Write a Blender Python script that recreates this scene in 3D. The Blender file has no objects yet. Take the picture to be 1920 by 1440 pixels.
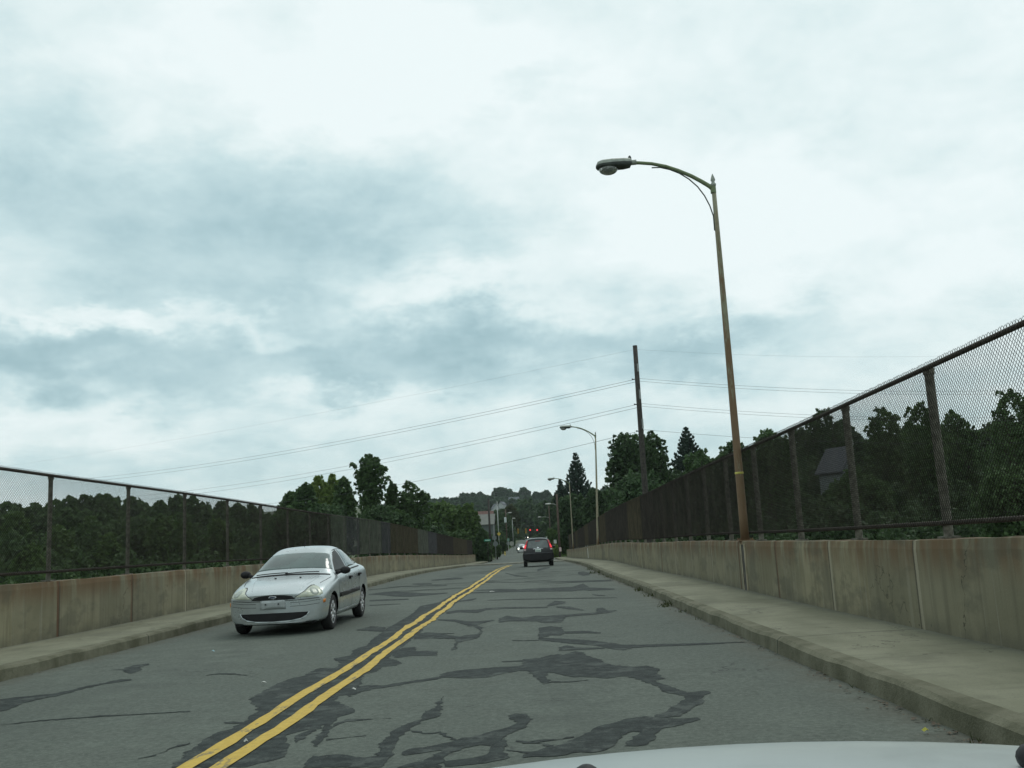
import bpy, bmesh, math, random
import numpy as np
from mathutils import Vector, Matrix
from mathutils.bvhtree import BVHTree
from mathutils.geometry import tessellate_polygon

SC = bpy.context.scene
COL = SC.collection
PI = math.pi
R = math.radians
rnd = random.Random(7)

# ------------------------------------------------------------------ camera
F = 1771.37
PITCH, ROLL, YAW = 0.1618, 0.0519, 0.0164
CAM = Vector((0.0, 0.0, 1.285))
_r = Vector((math.cos(YAW), math.sin(YAW), 0))
FWD = Vector((-math.sin(YAW) * math.cos(PITCH), math.cos(YAW) * math.cos(PITCH), math.sin(PITCH)))
_u = _r.cross(FWD)
RGT = math.cos(ROLL) * _r - math.sin(ROLL) * _u
UPV = math.cos(ROLL) * _u + math.sin(ROLL) * _r


def ray(x, y):
    return FWD + RGT * ((x - 960) / F) - UPV * ((y - 720) / F)


def at(x, y, Y):
    """world point seen in direction (x, y) of the photograph at forward distance Y"""
    d = ray(x, y)
    return CAM + d * (Y / d.y)


def px(m, Y):
    return m * Y / F


# ------------------------------------------------------------------ road profile
ZK = [(-80, .40), (-20, .16), (2.3, .064), (6.9, -.002), (13.8, -.068), (23, -.106), (34.5, -.22), (48.3, -.30), (66.7, -.60),
      (92, -1.09), (110, -1.42), (130, -1.64), (150, -1.62), (183, -1.35), (250, -1.0), (350, 0.0), (500, 1.6), (700, 5.0), (1500, 14.0)]
_zy = np.array([a for a, b in ZK], float)
_zz = np.array([b for a, b in ZK], float)
_zm = np.gradient(_zz, _zy)


def zsm(Y):
    Y = min(max(Y, -79.9), 1499)
    i = int(np.clip(np.searchsorted(_zy, Y) - 1, 0, len(_zy) - 2))
    h = _zy[i + 1] - _zy[i]
    t = (Y - _zy[i]) / h
    return float((2 * t**3 - 3 * t**2 + 1) * _zz[i] + (t**3 - 2 * t**2 + t) * h * _zm[i] + (-2 * t**3 + 3 * t**2) * _zz[i + 1] + (t**3 - t**2) * h * _zm[i + 1])


ROWS = list(np.arange(-30, 0, 2.0)) + list(np.arange(0, 60, 1.0)) + list(np.arange(60, 200, 2.0)) + list(np.arange(200, 521, 8.0))
_rz = [zsm(y) for y in ROWS]


def zr(Y, X=0.0):
    return float(np.interp(Y, ROWS, _rz)) + .0032 * max(-9, min(6, X))


def ground(x, y, dz=0.0):
    d = ray(x, y)
    Y = 3.0
    while Y < 520:
        p = CAM + d * (Y / d.y)
        if p.z <= zr(Y, p.x) + dz:
            return p
        Y += .02 if Y < 60 else .2
    return p


KL, KR, WL, WR, YC = -6.40, 2.457, -7.98, 3.93, -2.079
CH, WH, FH = .158, .928, 1.765
FENR, FENL = WR + .27, WL - .22
BR_END = 125.0

# ------------------------------------------------------------------ object helpers
def tag(o, label=None, cat=None, group=None, kind=None):
    if label: o['label'] = label
    if cat: o['category'] = cat
    if group: o['group'] = group
    if kind: o['kind'] = kind
    return o


def empty(name, loc=(0, 0, 0), rz=0.0):
    o = bpy.data.objects.new(name, None)
    o.empty_display_size = .2
    o.location = loc
    o.rotation_euler = (0, 0, rz)
    COL.objects.link(o)
    return o


def mobj(name, me, mat=None, parent=None, loc=None, smooth=False):
    o = bpy.data.objects.new(name, me)
    COL.objects.link(o)
    if mat is not None:
        for m in (mat if isinstance(mat, (list, tuple)) else [mat]):
            me.materials.append(m)
    if parent is not None: o.parent = parent
    if loc is not None: o.location = loc
    if smooth:
        me.polygons.foreach_set('use_smooth', [True] * len(me.polygons))
    return o


def pydata(name, v, f, mat=None, parent=None, loc=None, smooth=False):
    me = bpy.data.meshes.new(name)
    me.from_pydata([tuple(a) for a in v], [], f)
    me.update()
    return mobj(name, me, mat, parent, loc, smooth)


class MB:
    """collects shapes for ONE mesh"""
    def __init__(s):
        s.v, s.f = [], []

    def add(s, v, f):
        n = len(s.v)
        s.v += [tuple(a) for a in v]
        s.f += [tuple(i + n for i in q) for q in f]
        return s

    def box(s, c, d, M=None):
        x, y, z = d[0] / 2, d[1] / 2, d[2] / 2
        v = [Vector((sx * x, sy * y, sz * z)) for sz in (-1, 1) for sy in (-1, 1) for sx in (-1, 1)]
        if M is not None: v = [M @ a for a in v]
        v = [a + Vector(c) for a in v]
        return s.add(v, [(0, 2, 3, 1), (4, 5, 7, 6), (0, 1, 5, 4), (2, 6, 7, 3), (0, 4, 6, 2), (1, 3, 7, 5)])

    def tube(s, pts, rad, n=10, cap=True):
        pts = [Vector(p) for p in pts]
        if not isinstance(rad, (list, tuple)): rad = [rad] * len(pts)
        v, f = [], []
        a = None
        for i, p in enumerate(pts):
            t = (pts[min(i + 1, len(pts) - 1)] - pts[max(i - 1, 0)]).normalized()
            if a is None:
                a = t.cross(Vector((.31, .95, .1)))
                if a.length < .1: a = t.cross(Vector((1, 0, 0)))
            a = (a - t * a.dot(t)).normalized()
            b = t.cross(a)
            for k in range(n):
                w = 2 * PI * k / n
                v.append(p + (a * math.cos(w) + b * math.sin(w)) * rad[i])
        for i in range(len(pts) - 1):
            for k in range(n):
                f.append((i * n + k, i * n + (k + 1) % n, (i + 1) * n + (k + 1) % n, (i + 1) * n + k))
        if cap:
            f.append(tuple(range(n - 1, -1, -1)))
            m = (len(pts) - 1) * n
            f.append(tuple(m + k for k in range(n)))
        return s.add(v, f)

    def lathe(s, prof, c=(0, 0, 0), axis='z', n=20):
        """prof: list of (r, h)"""
        v, f = [], []
        for r, h in prof:
            for k in range(n):
                w = 2 * PI * k / n
                p = (r * math.cos(w), r * math.sin(w), h)
                if axis == 'x': p = (p[2], p[0], p[1])
                if axis == 'y': p = (p[0], p[2], p[1])
                v.append(Vector(p) + Vector(c))
        for i in range(len(prof) - 1):
            for k in range(n):
                f.append((i * n + k, i * n + (k + 1) % n, (i + 1) * n + (k + 1) % n, (i + 1) * n + k))
        return s.add(v, f)

    def ball(s, c, r, n=12, m=8):
        if not isinstance(r, (list, tuple)): r = (r, r, r)
        v, f = [], []
        for i in range(m + 1):
            t = PI * i / m
            for k in range(n):
                w = 2 * PI * k / n
                v.append((c[0] + r[0] * math.sin(t) * math.cos(w), c[1] + r[1] * math.sin(t) * math.sin(w), c[2] + r[2] * math.cos(t)))
        for i in range(m):
            for k in range(n):
                f.append((i * n + k, i * n + (k + 1) % n, (i + 1) * n + (k + 1) % n, (i + 1) * n + k))
        return s.add(v, f)

    def build(s, name, mat=None, parent=None, loc=None, smooth=False, bevel=0):
        o = pydata(name, s.v, s.f, mat, parent, loc, smooth)
        if bevel:
            b = o.modifiers.new('bevel', 'BEVEL')
            b.width = bevel
            b.segments = 2
            b.limit_method = 'ANGLE'
        return o


# ------------------------------------------------------------------ materials
class NT:
    def __init__(s, name):
        s.m = bpy.data.materials.new(name)
        s.m.use_nodes = True
        s.t = s.m.node_tree
        s.p = s.t.nodes['Principled BSDF']
        s.out = s.t.nodes['Material Output']

    def n(s, typ, **kw):
        nd = s.t.nodes.new(typ)
        for k, v in kw.items():
            if k.startswith('_'):
                nd.inputs[k[1:].replace('_', ' ')].default_value = v
            else:
                setattr(nd, k, v)
        return nd

    def l(s, a, b):
        s.t.links.new(a, b)

    def math(s, op, a, b=None, c=None, clamp=False):
        nd = s.t.nodes.new('ShaderNodeMath')
        nd.operation = op
        nd.use_clamp = clamp
        for i, q in enumerate((a, b, c)):
            if q is None: continue
            if isinstance(q, (int, float)): nd.inputs[i].default_value = q
            else: s.l(q, nd.inputs[i])
        return nd.outputs[0]

    def mix(s, f, a, b, typ='MIX'):
        nd = s.t.nodes.new('ShaderNodeMix')
        nd.data_type = 'RGBA'
        nd.blend_type = typ
        for i, q in ((0, f), (6, a), (7, b)):
            if isinstance(q, (int, float)): nd.inputs[i].default_value = q
            elif isinstance(q, (tuple, list)): nd.inputs[i].default_value = (*q[:3], 1)
            else: s.l(q, nd.inputs[i])
        return nd.outputs[2]

    def noise(s, vec, scale, detail=4, rough=.55, dist=0.0):
        nd = s.n('ShaderNodeTexNoise')
        nd.inputs['Scale'].default_value = scale
        nd.inputs['Detail'].default_value = detail
        nd.inputs['Roughness'].default_value = rough
        nd.inputs['Distortion'].default_value = dist
        if vec is not None: s.l(vec, nd.inputs['Vector'])
        return nd.outputs['Fac']

    def ramp(s, fac, stops):
        nd = s.t.nodes.new('ShaderNodeMapRange')
        nd.interpolation_type = 'SMOOTHSTEP'
        nd.inputs[1].default_value, nd.inputs[2].default_value = stops[0], stops[1]
        nd.inputs[3].default_value = stops[2] if len(stops) > 2 else 0
        nd.inputs[4].default_value = stops[3] if len(stops) > 3 else 1
        s.l(fac, nd.inputs[0])
        return nd.outputs[0]

    def pos(s):
        return s.n('ShaderNodeNewGeometry').outputs['Position']

    def obj(s):
        return s.n('ShaderNodeTexCoord').outputs['Object']

    def scale(s, vec, sc):
        nd = s.n('ShaderNodeMapping')
        nd.inputs['Scale'].default_value = sc
        s.l(vec, nd.inputs['Vector'])
        return nd.outputs[0]

    def xyz(s, vec):
        nd = s.n('ShaderNodeSeparateXYZ')
        s.l(vec, nd.inputs[0])
        return nd.outputs

    def bump(s, h, strength=.3, dist=.02):
        nd = s.n('ShaderNodeBump')
        nd.inputs['Strength'].default_value = strength
        nd.inputs['Distance'].default_value = dist
        s.l(h, nd.inputs['Height'])
        s.l(nd.outputs[0], s.p.inputs['Normal'])

    def set(s, **kw):
        for k, v in kw.items():
            i = s.p.inputs[k.replace('_', ' ')]
            if isinstance(v, (int, float)): i.default_value = v
            elif isinstance(v, (tuple, list)): i.default_value = (*v[:3], 1)
            else: s.l(v, i)
        return s


def plain(name, col, rough=.6, metal=0.0, var=.25, scale=6.0, spec=.5, emit=None, es=1.0):
    t = NT(name)
    ns = t.noise(t.obj(), scale, 5)
    lo = tuple(c * (1 - var) for c in col)
    hi = tuple(min(1, c * (1 + var)) for c in col)
    t.set(Base_Color=t.mix(t.ramp(ns, (.3, .7)), lo, hi), Roughness=rough, Metallic=metal, Specular_IOR_Level=spec)
    if emit:
        t.set(Emission_Color=emit, Emission_Strength=es)
    return t.m


def m_asphalt():
    t = NT('worn_asphalt')
    p = t.pos()
    big = t.noise(t.scale(p, (.5, .12, 1)), 1.0, 4)
    mid = t.noise(p, 2.2, 5)
    fine = t.noise(p, 85, 3, .7)
    grit = t.noise(p, 22, 5, .8)
    c = t.mix(t.ramp(big, (.3, .7)), (.068, .085, .069), (.106, .126, .101))
    c = t.mix(t.ramp(mid, (.35, .7)), c, (.092, .107, .089))
    c = t.mix(t.ramp(grit, (.30, .72)), t.mix(.45, c, (.035, .042, .038)), t.mix(.22, c, (.25, .27, .24)))
    c = t.mix(t.ramp(fine, (.60, .72)), c, t.mix(.4, c, (.40, .39, .36)))
    # tyre polished lanes / oily centre
    x = t.xyz(p)[0]
    for cx in (-4.3, 0.2):
        d = t.math('ABSOLUTE', t.math('SUBTRACT', x, cx))
        m = t.ramp(d, (.1, .55, 1, 0))
        c = t.mix(t.math('MULTIPLY', m, t.math('MULTIPLY', t.ramp(mid, (.35, .7)), .30)), c, (.058, .068, .062))
    # fine cracks
    v = t.n('ShaderNodeTexVoronoi', feature='DISTANCE_TO_EDGE')
    v.inputs['Scale'].default_value = .8
    wv = t.n('ShaderNodeVectorMath', operation='ADD')
    nz = t.n('ShaderNodeTexNoise')
    nz.inputs['Scale'].default_value = 2.5
    nz.inputs['Detail'].default_value = 5
    t.l(p, nz.inputs['Vector'])
    ms = t.n('ShaderNodeVectorMath', operation='MULTIPLY')
    t.l(nz.outputs['Color'], ms.inputs[0])
    ms.inputs[1].default_value = (1.0, .6, 0)
    t.l(t.scale(p, (.35, 1, 1)), wv.inputs[0])
    t.l(ms.outputs[0], wv.inputs[1])
    t.l(wv.outputs[0], v.inputs['Vector'])
    ck = t.ramp(v.outputs['Distance'], (.002, .009, 1, 0))
    ck = t.math('MULTIPLY', ck, t.ramp(t.noise(p, .6, 3), (.5, .62)))
    c = t.mix(t.math('MULTIPLY', ck, .7), c, (.035, .037, .036))
    # gutter dirt
    e = t.math('MINIMUM', t.math('SUBTRACT', x, KL), t.math('SUBTRACT', KR, x))
    g = t.math('MULTIPLY', t.ramp(e, (.0, .55, 1, 0)), t.ramp(mid, (.3, .6, .3, 1)))
    c = t.mix(t.math('MULTIPLY', g, .55), c, (.095, .09, .068))
    t.set(Base_Color=c, Roughness=t.ramp(mid, (.3, .7, .82, .95)), Specular_IOR_Level=.25)
    t.bump(t.math('ADD', t.math('MULTIPLY', fine, .5), grit), .35, .012)
    return t.m


def m_tar():
    t = NT('tar_crack_filler')
    p = t.pos()
    ns = t.noise(p, 9, 6, .65)
    fine = t.noise(p, 70, 3, .7)
    c = t.mix(t.ramp(ns, (.35, .68)), (.015, .020, .019), (.039, .049, .045))
    c = t.mix(t.ramp(fine, (.58, .75)), t.mix(t.ramp(t.noise(p, 2.8, 7, .75), (.52, .62, 0, .62)), c, (.085, .098, .088)), (.12, .13, .115))
    t.set(Base_Color=c, Roughness=.85, Specular_IOR_Level=.2)
    t.bump(fine, .25, .008)
    return t.m


def m_yellow():
    t = NT('yellow_road_paint')
    p = t.pos()
    ns = t.noise(p, 14, 6, .7)
    fine = t.noise(p, 60, 4, .75)
    c = t.mix(t.ramp(ns, (.3, .75)), (.46, .305, .035), (.58, .40, .06))
    c = t.mix(t.math('MULTIPLY', t.ramp(fine, (.56, .70)), .65), c, (.20, .17, .09))
    w = t.ramp(t.noise(t.scale(p, (3, .8, 1)), 3.0, 6, .75), (.545, .64))
    c = t.mix(t.math('MULTIPLY', w, .8), c, (.095, .098, .078))
    t.set(Base_Color=c, Roughness=.75)
    t.bump(fine, .2, .006)
    return t.m


def m_wall(side):
    t = NT('stained_parapet_concrete')
    p = t.obj()
    x, y, z = t.xyz(p)   # z is height above the sidewalk line in wall space (stored in uv-free attribute)
    at_ = t.n('ShaderNodeAttribute', attribute_name='hgt')
    h = at_.outputs['Fac']
    seg = t.math('FLOOR', t.math('DIVIDE', y, 2.9))
    wn = t.n('ShaderNodeTexWhiteNoise', noise_dimensions='1D')
    t.l(seg, wn.inputs['W'])
    big = t.noise(p, 1.1, 5, .6)
    fine = t.noise(p, 40, 4, .7)
    strk = t.noise(t.scale(p, (1, 5.0, .22)), 1.3, 6, .7)
    strk2 = t.noise(t.scale(p, (1, 14.0, .35)), 1.0, 5, .7)
    c = t.mix(t.ramp(big, (.3, .7)), (.190, .174, .106), (.278, .256, .168))
    c = t.mix(t.math('MULTIPLY', wn.outputs[0], .55), c, (.135, .135, .098))
    c = t.mix(t.math('MULTIPLY', t.ramp(strk, (.47, .68)), .40), c, (.085, .082, .058))
    c = t.mix(t.math('MULTIPLY', t.ramp(strk2, (.60, .72)), .4), c, (.062, .057, .040))
    # pale runs
    pale = t.math('MULTIPLY', t.ramp(t.noise(t.scale(p, (1, 7.0, .12)), 1.7, 3, .5), (.62, .70)), .4)
    c = t.mix(pale, c, (.29, .28, .215))
    # rust near the top
    rn = t.ramp(t.noise(t.scale(p, (1, 2.6, .5)), .9, 5, .65), (.38, .58))
    rt = t.math('MULTIPLY', rn, t.ramp(h, (WH - .50, WH - .02)))
    c = t.mix(t.math('MULTIPLY', rt, .75), c, (.125, .066, .030))
    bl = t.ramp(t.noise(t.scale(p, (1, .55, 1.1)), 1.6, 6, .65), (.50, .62))
    c = t.mix(t.math('MULTIPLY', bl, .45), c, (.085, .085, .062))
    vr = t.n('ShaderNodeTexVoronoi', feature='DISTANCE_TO_EDGE')
    vr.inputs['Scale'].default_value = .55
    nv = t.n('ShaderNodeTexNoise')
    nv.inputs['Scale'].default_value = 3.0
    nv.inputs['Detail'].default_value = 6
    t.l(p, nv.inputs['Vector'])
    av = t.n('ShaderNodeVectorMath', operation='ADD')
    t.l(p, av.inputs[0])
    t.l(nv.outputs['Color'], av.inputs[1])
    t.l(av.outputs[0], vr.inputs['Vector'])
    ckw = t.math('MULTIPLY', t.ramp(vr.outputs['Distance'], (.001, .006, 1, 0)), t.ramp(t.noise(p, .35, 2), (.56, .62)))
    c = t.mix(t.math('MULTIPLY', ckw, .75), c, (.04, .036, .026))
    # darker, blotchy towards the foot
    ft = t.math('MULTIPLY', t.ramp(h, (.0, .22, 1, 0)), t.ramp(t.noise(p, 3, 4), (.3, .6)))
    c = t.mix(t.math('MULTIPLY', ft, .6), c, (.095, .095, .07))
    # joints
    fy = t.math('FRACT', t.math('DIVIDE', t.math('ADD', y, t.math('MULTIPLY', fine, .03)), 2.9))
    j = t.ramp(t.math('ABSOLUTE', t.math('SUBTRACT', fy, .5)), (.004, .009, 1, 0))
    side = t.math('SUBTRACT', fy, .5)
    band = t.math('MULTIPLY', t.ramp(side, (-.034, -.026)), t.ramp(side, (-.004, .0, 1, 0)))
    wn2 = t.n('ShaderNodeTexWhiteNoise', noise_dimensions='1D')
    t.l(t.math('ADD', seg, 37.3), wn2.inputs['W'])
    pick = t.math('GREATER_THAN', wn2.outputs[0], .62)
    bc = t.mix(pick, (.30, .28, .205), (.105, .052, .028))
    run = t.ramp(t.noise(t.scale(p, (1, 9, .8)), 1.0, 4, .6), (.30, .62, .25, .95))
    c = t.mix(t.math('MULTIPLY', band, run), c, bc)
    c = t.mix(t.math('MULTIPLY', j, .75), c, (.06, .055, .04))
    t.set(Base_Color=c, Roughness=.9, Specular_IOR_Level=.25)
    t.bump(t.math('ADD', t.math('MULTIPLY', big, .6), t.math('MULTIPLY', fine, .4)), .5, .015)
    return t.m


def m_walk():
    t = NT('sidewalk_concrete')
    p = t.pos()
    big = t.noise(t.scale(p, (1, .45, 1)), 1.2, 5, .6)
    fine = t.noise(p, 60, 4, .7)
    c = t.mix(t.ramp(big, (.3, .7)), (.150, .152, .103), (.230, .230, .164))
    c = t.mix(t.math('MULTIPLY', t.ramp(t.noise(t.scale(p, (.6, 2.5, 1)), 2.0, 6, .7), (.5, .68)), .35), c, (.105, .108, .075))
    c = t.mix(t.math('MULTIPLY', t.ramp(fine, (.50, .72)), .55), c, (.11, .112, .09))
    x, y, z = t.xyz(p)
    fy = t.math('FRACT', t.math('DIVIDE', t.math('ADD', t.math('ADD', y, 3.715), t.math('MULTIPLY', fine, .012)), 5.55))
    j = t.ramp(t.math('ABSOLUTE', t.math('SUBTRACT', fy, .5)), (.0012, .004, 1, 0))
    c = t.mix(t.math('MULTIPLY', j, .8), c, (.05, .05, .04))
    vr = t.n('ShaderNodeTexVoronoi', feature='DISTANCE_TO_EDGE')
    vr.inputs['Scale'].default_value = .45
    nv = t.n('ShaderNodeTexNoise')
    nv.inputs['Scale'].default_value = 2.5
    nv.inputs['Detail'].default_value = 6
    t.l(p, nv.inputs['Vector'])
    av = t.n('ShaderNodeVectorMath', operation='ADD')
    t.l(p, av.inputs[0])
    t.l(nv.outputs['Color'], av.inputs[1])
    t.l(av.outputs[0], vr.inputs['Vector'])
    ck = t.math('MULTIPLY', t.ramp(vr.outputs['Distance'], (.001, .006, 1, 0)), t.ramp(t.noise(p, .4, 2), (.48, .54)))
    c = t.mix(t.math('MULTIPLY', ck, .7), c, (.055, .055, .042))
    st = t.ramp(t.noise(p, .9, 7, .7), (.52, .66))
    c = t.mix(t.math('MULTIPLY', st, .4), c, (.105, .105, .078))
    # darker band along the wall
    e = t.math('MINIMUM', t.math('SUBTRACT', x, WL), t.math('SUBTRACT', WR, x))
    c = t.mix(t.math('MULTIPLY', t.ramp(e, (0, .22, 1, 0)), .55), c, (.10, .105, .085))
    t.set(Base_Color=c, Roughness=.9, Specular_IOR_Level=.25)
    t.bump(t.math('ADD', fine, big), .3, .008)
    return t.m


def m_kerb():
    t = NT('mossy_kerb_concrete')
    p = t.pos()
    big = t.noise(p, 2.0, 6, .65)
    fine = t.noise(p, 45, 4, .7)
    c = t.mix(t.ramp(big, (.3, .7)), (.095, .096, .062), (.185, .182, .130))
    c = t.mix(t.math('MULTIPLY', t.ramp(fine, (.5, .75)), .4), c, (.05, .048, .035))
    y = t.xyz(p)[1]
    fy = t.math('FRACT', t.math('DIVIDE', t.math('ADD', y, 3.715), 5.55))
    j = t.ramp(t.math('ABSOLUTE', t.math('SUBTRACT', fy, .5)), (.0015, .004, 1, 0))
    c = t.mix(t.math('MULTIPLY', j, .8), c, (.03, .03, .025))
    t.set(Base_Color=c, Roughness=.92, Specular_IOR_Level=.2)
    t.bump(t.math('ADD', fine, big), .6, .02)
    return t.m


def m_leaf(name, a, b, trans=.38):
    t = NT(name)
    g = t.n('ShaderNodeNewGeometry')
    oi = t.n('ShaderNodeObjectInfo')
    big = t.noise(g.outputs['Position'], .45, 3)
    f = t.math('ADD', t.math('MULTIPLY', g.outputs['Random Per Island'], .65), t.math('MULTIPLY', t.ramp(big, (.3, .7)), .35))
    c = t.mix(f, a, b)
    c = t.mix(t.math('MULTIPLY', oi.outputs['Random'], .35), c, (a[0] * 1.3, a[1] * 1.0, a[2] * .8))
    t.set(Base_Color=c, Roughness=.62, Specular_IOR_Level=.25)
    tr = t.n('ShaderNodeBsdfTranslucent')
    t.l(c, tr.inputs['Color'])
    mx = t.n('ShaderNodeMixShader')
    mx.inputs[0].default_value = trans
    t.l(t.p.outputs[0], mx.inputs[1])
    t.l(tr.outputs[0], mx.inputs[2])
    t.l(mx.outputs[0], t.out.inputs['Surface'])
    return t.m


def m_rustpole(name, base, rust, amt):
    t = NT(name)
    p = t.obj()
    n1 = t.noise(t.scale(p, (1.6, 1.6, .22)), 4.2, 7, .78)
    n2 = t.noise(t.scale(p, (1, 1, .5)), 22, 5, .7)
    c = t.mix(t.ramp(n2, (.35, .7)), base, tuple(q * .7 for q in base))
    z = t.xyz(p)[2]
    zz = t.math('ADD', n1, t.ramp(z, (.0, 6.5, .16, -.04)))
    c = t.mix(t.math('MULTIPLY', t.ramp(zz, (.50 - amt, .62 - amt)), .9), c, rust)
    c = t.mix(t.math('MULTIPLY', t.ramp(n2, (.62, .7)), .5), c, (.10, .055, .025))
    t.set(Base_Color=c, Roughness=.7, Metallic=.1)
    t.bump(n2, .3, .004)
    return t.m


def m_paint(name, col, metal=.55, rough=.33, dust=.12, coat=.6):
    t = NT(name)
    p = t.obj()
    d = t.noise(p, 3.0, 6, .7)
    flake = t.noise(p, 1.3, 2)
    c = t.mix(t.ramp(flake, (.3, .7)), tuple(q * .9 for q in col), tuple(min(1, q * 1.08) for q in col))
    z = t.xyz(p)[2]
    dirt = t.math('MULTIPLY', t.ramp(z, (.15, .65, 1, .15)), t.ramp(d, (.35, .7)))
    c = t.mix(t.math('MULTIPLY', dirt, dust * 3), c, (.20, .19, .16))
    t.set(Base_Color=c, Metallic=metal, Roughness=t.ramp(d, (.3, .7, rough * .85, rough * 1.2)), Coat_Weight=coat, Coat_Roughness=.12)
    return t.m


def m_glass(name, col=(.02, .028, .028), rough=.06):
    t = NT(name)
    n = t.noise(t.obj(), 2.5, 5, .6)
    t.set(Base_Color=t.mix(t.ramp(n, (.35, .7)), col, tuple(q * 1.8 for q in col)), Roughness=t.ramp(n, (.3, .7, rough, rough * 2.2)), Specular_IOR_Level=.8, Coat_Weight=.4, Coat_Roughness=.02)
    return t.m


def emis(name, col, s):
    t = NT(name)
    t.set(Base_Color=col, Emission_Color=col, Emission_Strength=s, Roughness=.3)
    return t.m


MAT = dict(
    asphalt=m_asphalt(), tar=m_tar(), yellow=m_yellow(), wall=m_wall(1), walk=m_walk(), kerb=m_kerb(),
    rail=plain('brown_fence_rail', (.055, .046, .036), .75, 0, .35, 20, .3),
    post=plain('grey_brown_fence_post', (.13, .125, .10), .8, 0, .4, 14, .3),
    wire=plain('brown_chain_link_wire', (.022, .019, .014), .85, 0, .35, 2.5, .15),
    wireg=plain('grey_green_chain_link_wire', (.060, .066, .050), .85, 0, .3, 2.5, .15),
    wireb=plain('olive_brown_chain_link_wire', (.040, .034, .019), .85, 0, .3, 2.5, .15),
    wirep=plain('slate_chain_link_wire', (.040, .041, .042), .85, 0, .3, 2.5, .15),
    lampgrey=plain('weathered_lamp_casting', (.30, .33, .29), .55, .25, .2, 14),
    lampdark=plain('dark_lamp_underside', (.05, .06, .055), .5, .1, .3, 10),
    pole1=m_rustpole('rusty_olive_lamp_post', (.27, .265, .18), (.165, .098, .050), .045),
    pole2=m_rustpole('pale_olive_lamp_post', (.34, .32, .22), (.20, .12, .07), -.10),
    arm=m_rustpole('mossy_lamp_arm', (.20, .25, .14), (.20, .14, .07), -.10),
    wood=plain('dark_weathered_pole_wood', (.042, .038, .032), .85, 0, .45, 7),
    woodb=plain('brown_pole_wood', (.085, .060, .045), .85, 0, .35, 7),
    bark=plain('tree_bark', (.055, .045, .035), .9, 0, .4, 5),
    cable=plain('overhead_cable_jacket', (.045, .05, .05), .6, 0, .1),
    strap=plain('yellow_strap', (.50, .46, .10), .6, 0, .2),
    whitep=plain('chalky_white_paint', (.55, .56, .52), .7, 0, .12),
    silver=m_paint('silver_car_paint', (.47, .52, .53), .55, .30),
    darkpaint=m_paint('near_black_car_paint', (.004, .005, .006), .0, .35, .0, .15),
    whitecar=m_paint('white_car_paint', (.70, .72, .72), .0, .3, .03),
    hood=m_paint('pale_silver_bonnet_paint', (.50, .56, .555), .35, .40, .02),
    glass=m_glass('car_window_glass'),
    cabindark=plain('painted_cabin_dark', (.010, .013, .012), .45, 0, .4, 4, .25),  # near-black colour stands in for the shaded cabin behind the open window
    wglass=m_glass('sky_reflecting_windscreen_glass', (.036, .060, .054), .035),
    black=plain('black_plastic_trim', (.012, .012, .013), .6, 0, .2, 6, .3),
    rubber=plain('tyre_rubber', (.018, .018, .018), .85, 0, .25),
    rim=plain('silver_wheel_cover', (.50, .51, .52), .35, .6, .12),
    well=plain('dark_wheel_well', (.008, .008, .008), .9, 0, .1),
    hlamp=plain('yellowed_headlight_lens', (.50, .53, .42), .18, 0, .15, 9, .7),
    hlin=plain('headlight_reflector', (.34, .37, .33), .35, .2, .1),
    amber=plain('amber_marker_lens', (.62, .20, .025), .3, 0, .1),
    chrome=plain('chrome_trim', (.62, .64, .65), .18, .9, .05),
    plate=plain('licence_plate_white', (.58, .66, .60), .45, 0, .08, 60),
    ink=plain('licence_plate_ink', (.05, .12, .09), .5),
    blue=plain('emblem_blue', (.06, .075, .11), .3),
    tail=emis('lit_red_tail_lamp', (.75, .03, .04), .75),
    tailtop=plain('red_lamp_lens', (.42, .03, .035), .25),
    headon=emis('lit_headlamp', (1.0, .97, .80), 3.5),
    redon=emis('lit_red_signal', (1.0, .05, .06), 1.1),
    sigy=plain('signal_housing_yellow', (.42, .28, .04), .5),
    sigk=plain('signal_lens_dark', (.03, .03, .03), .3),
    signback=plain('sign_back_aluminium', (.16, .185, .175), .7, 0, .1),
    signgreen=plain('street_sign_green', (.02, .27, .17), .45),
    green=plain('roadside_dark_green', (.03, .08, .05), .8),
    galv=plain('galvanised_post', (.34, .36, .34), .5, .4, .15),
    yel=plain('faded_yellow_paint', (.55, .43, .09), .6),
    conc=plain('bridge_concrete', (.25, .245, .20), .9, 0, .25, 1.5),
    dirt=plain('earth_and_grass', (.060, .075, .032), .95, 0, .45, .35),
    pave=plain('pale_side_path', (.28, .275, .235), .9, 0, .2, 1.0),
    red=plain('faded_red_brick', (.11, .058, .048), .85, 0, .3, 5),
)
LEAF = dict(
    dark=m_leaf('dark_leaves', (.042, .080, .038), (.090, .150, .064)),
    mid=m_leaf('mid_green_leaves', (.050, .098, .038), (.105, .175, .066)),
    light=m_leaf('light_green_leaves', (.060, .115, .036), (.115, .195, .060)),
    lime=m_leaf('yellow_green_leaves', (.12, .19, .045), (.21, .29, .08)),
    conif=m_leaf('blue_green_needles', (.022, .046, .032), (.048, .080, .054), .15),
    far=m_leaf('far_hill_leaves', (.036, .078, .046), (.074, .128, .070)),
    olive=m_leaf('olive_leaves', (.040, .055, .020), (.075, .090, .034)),
)

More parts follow.
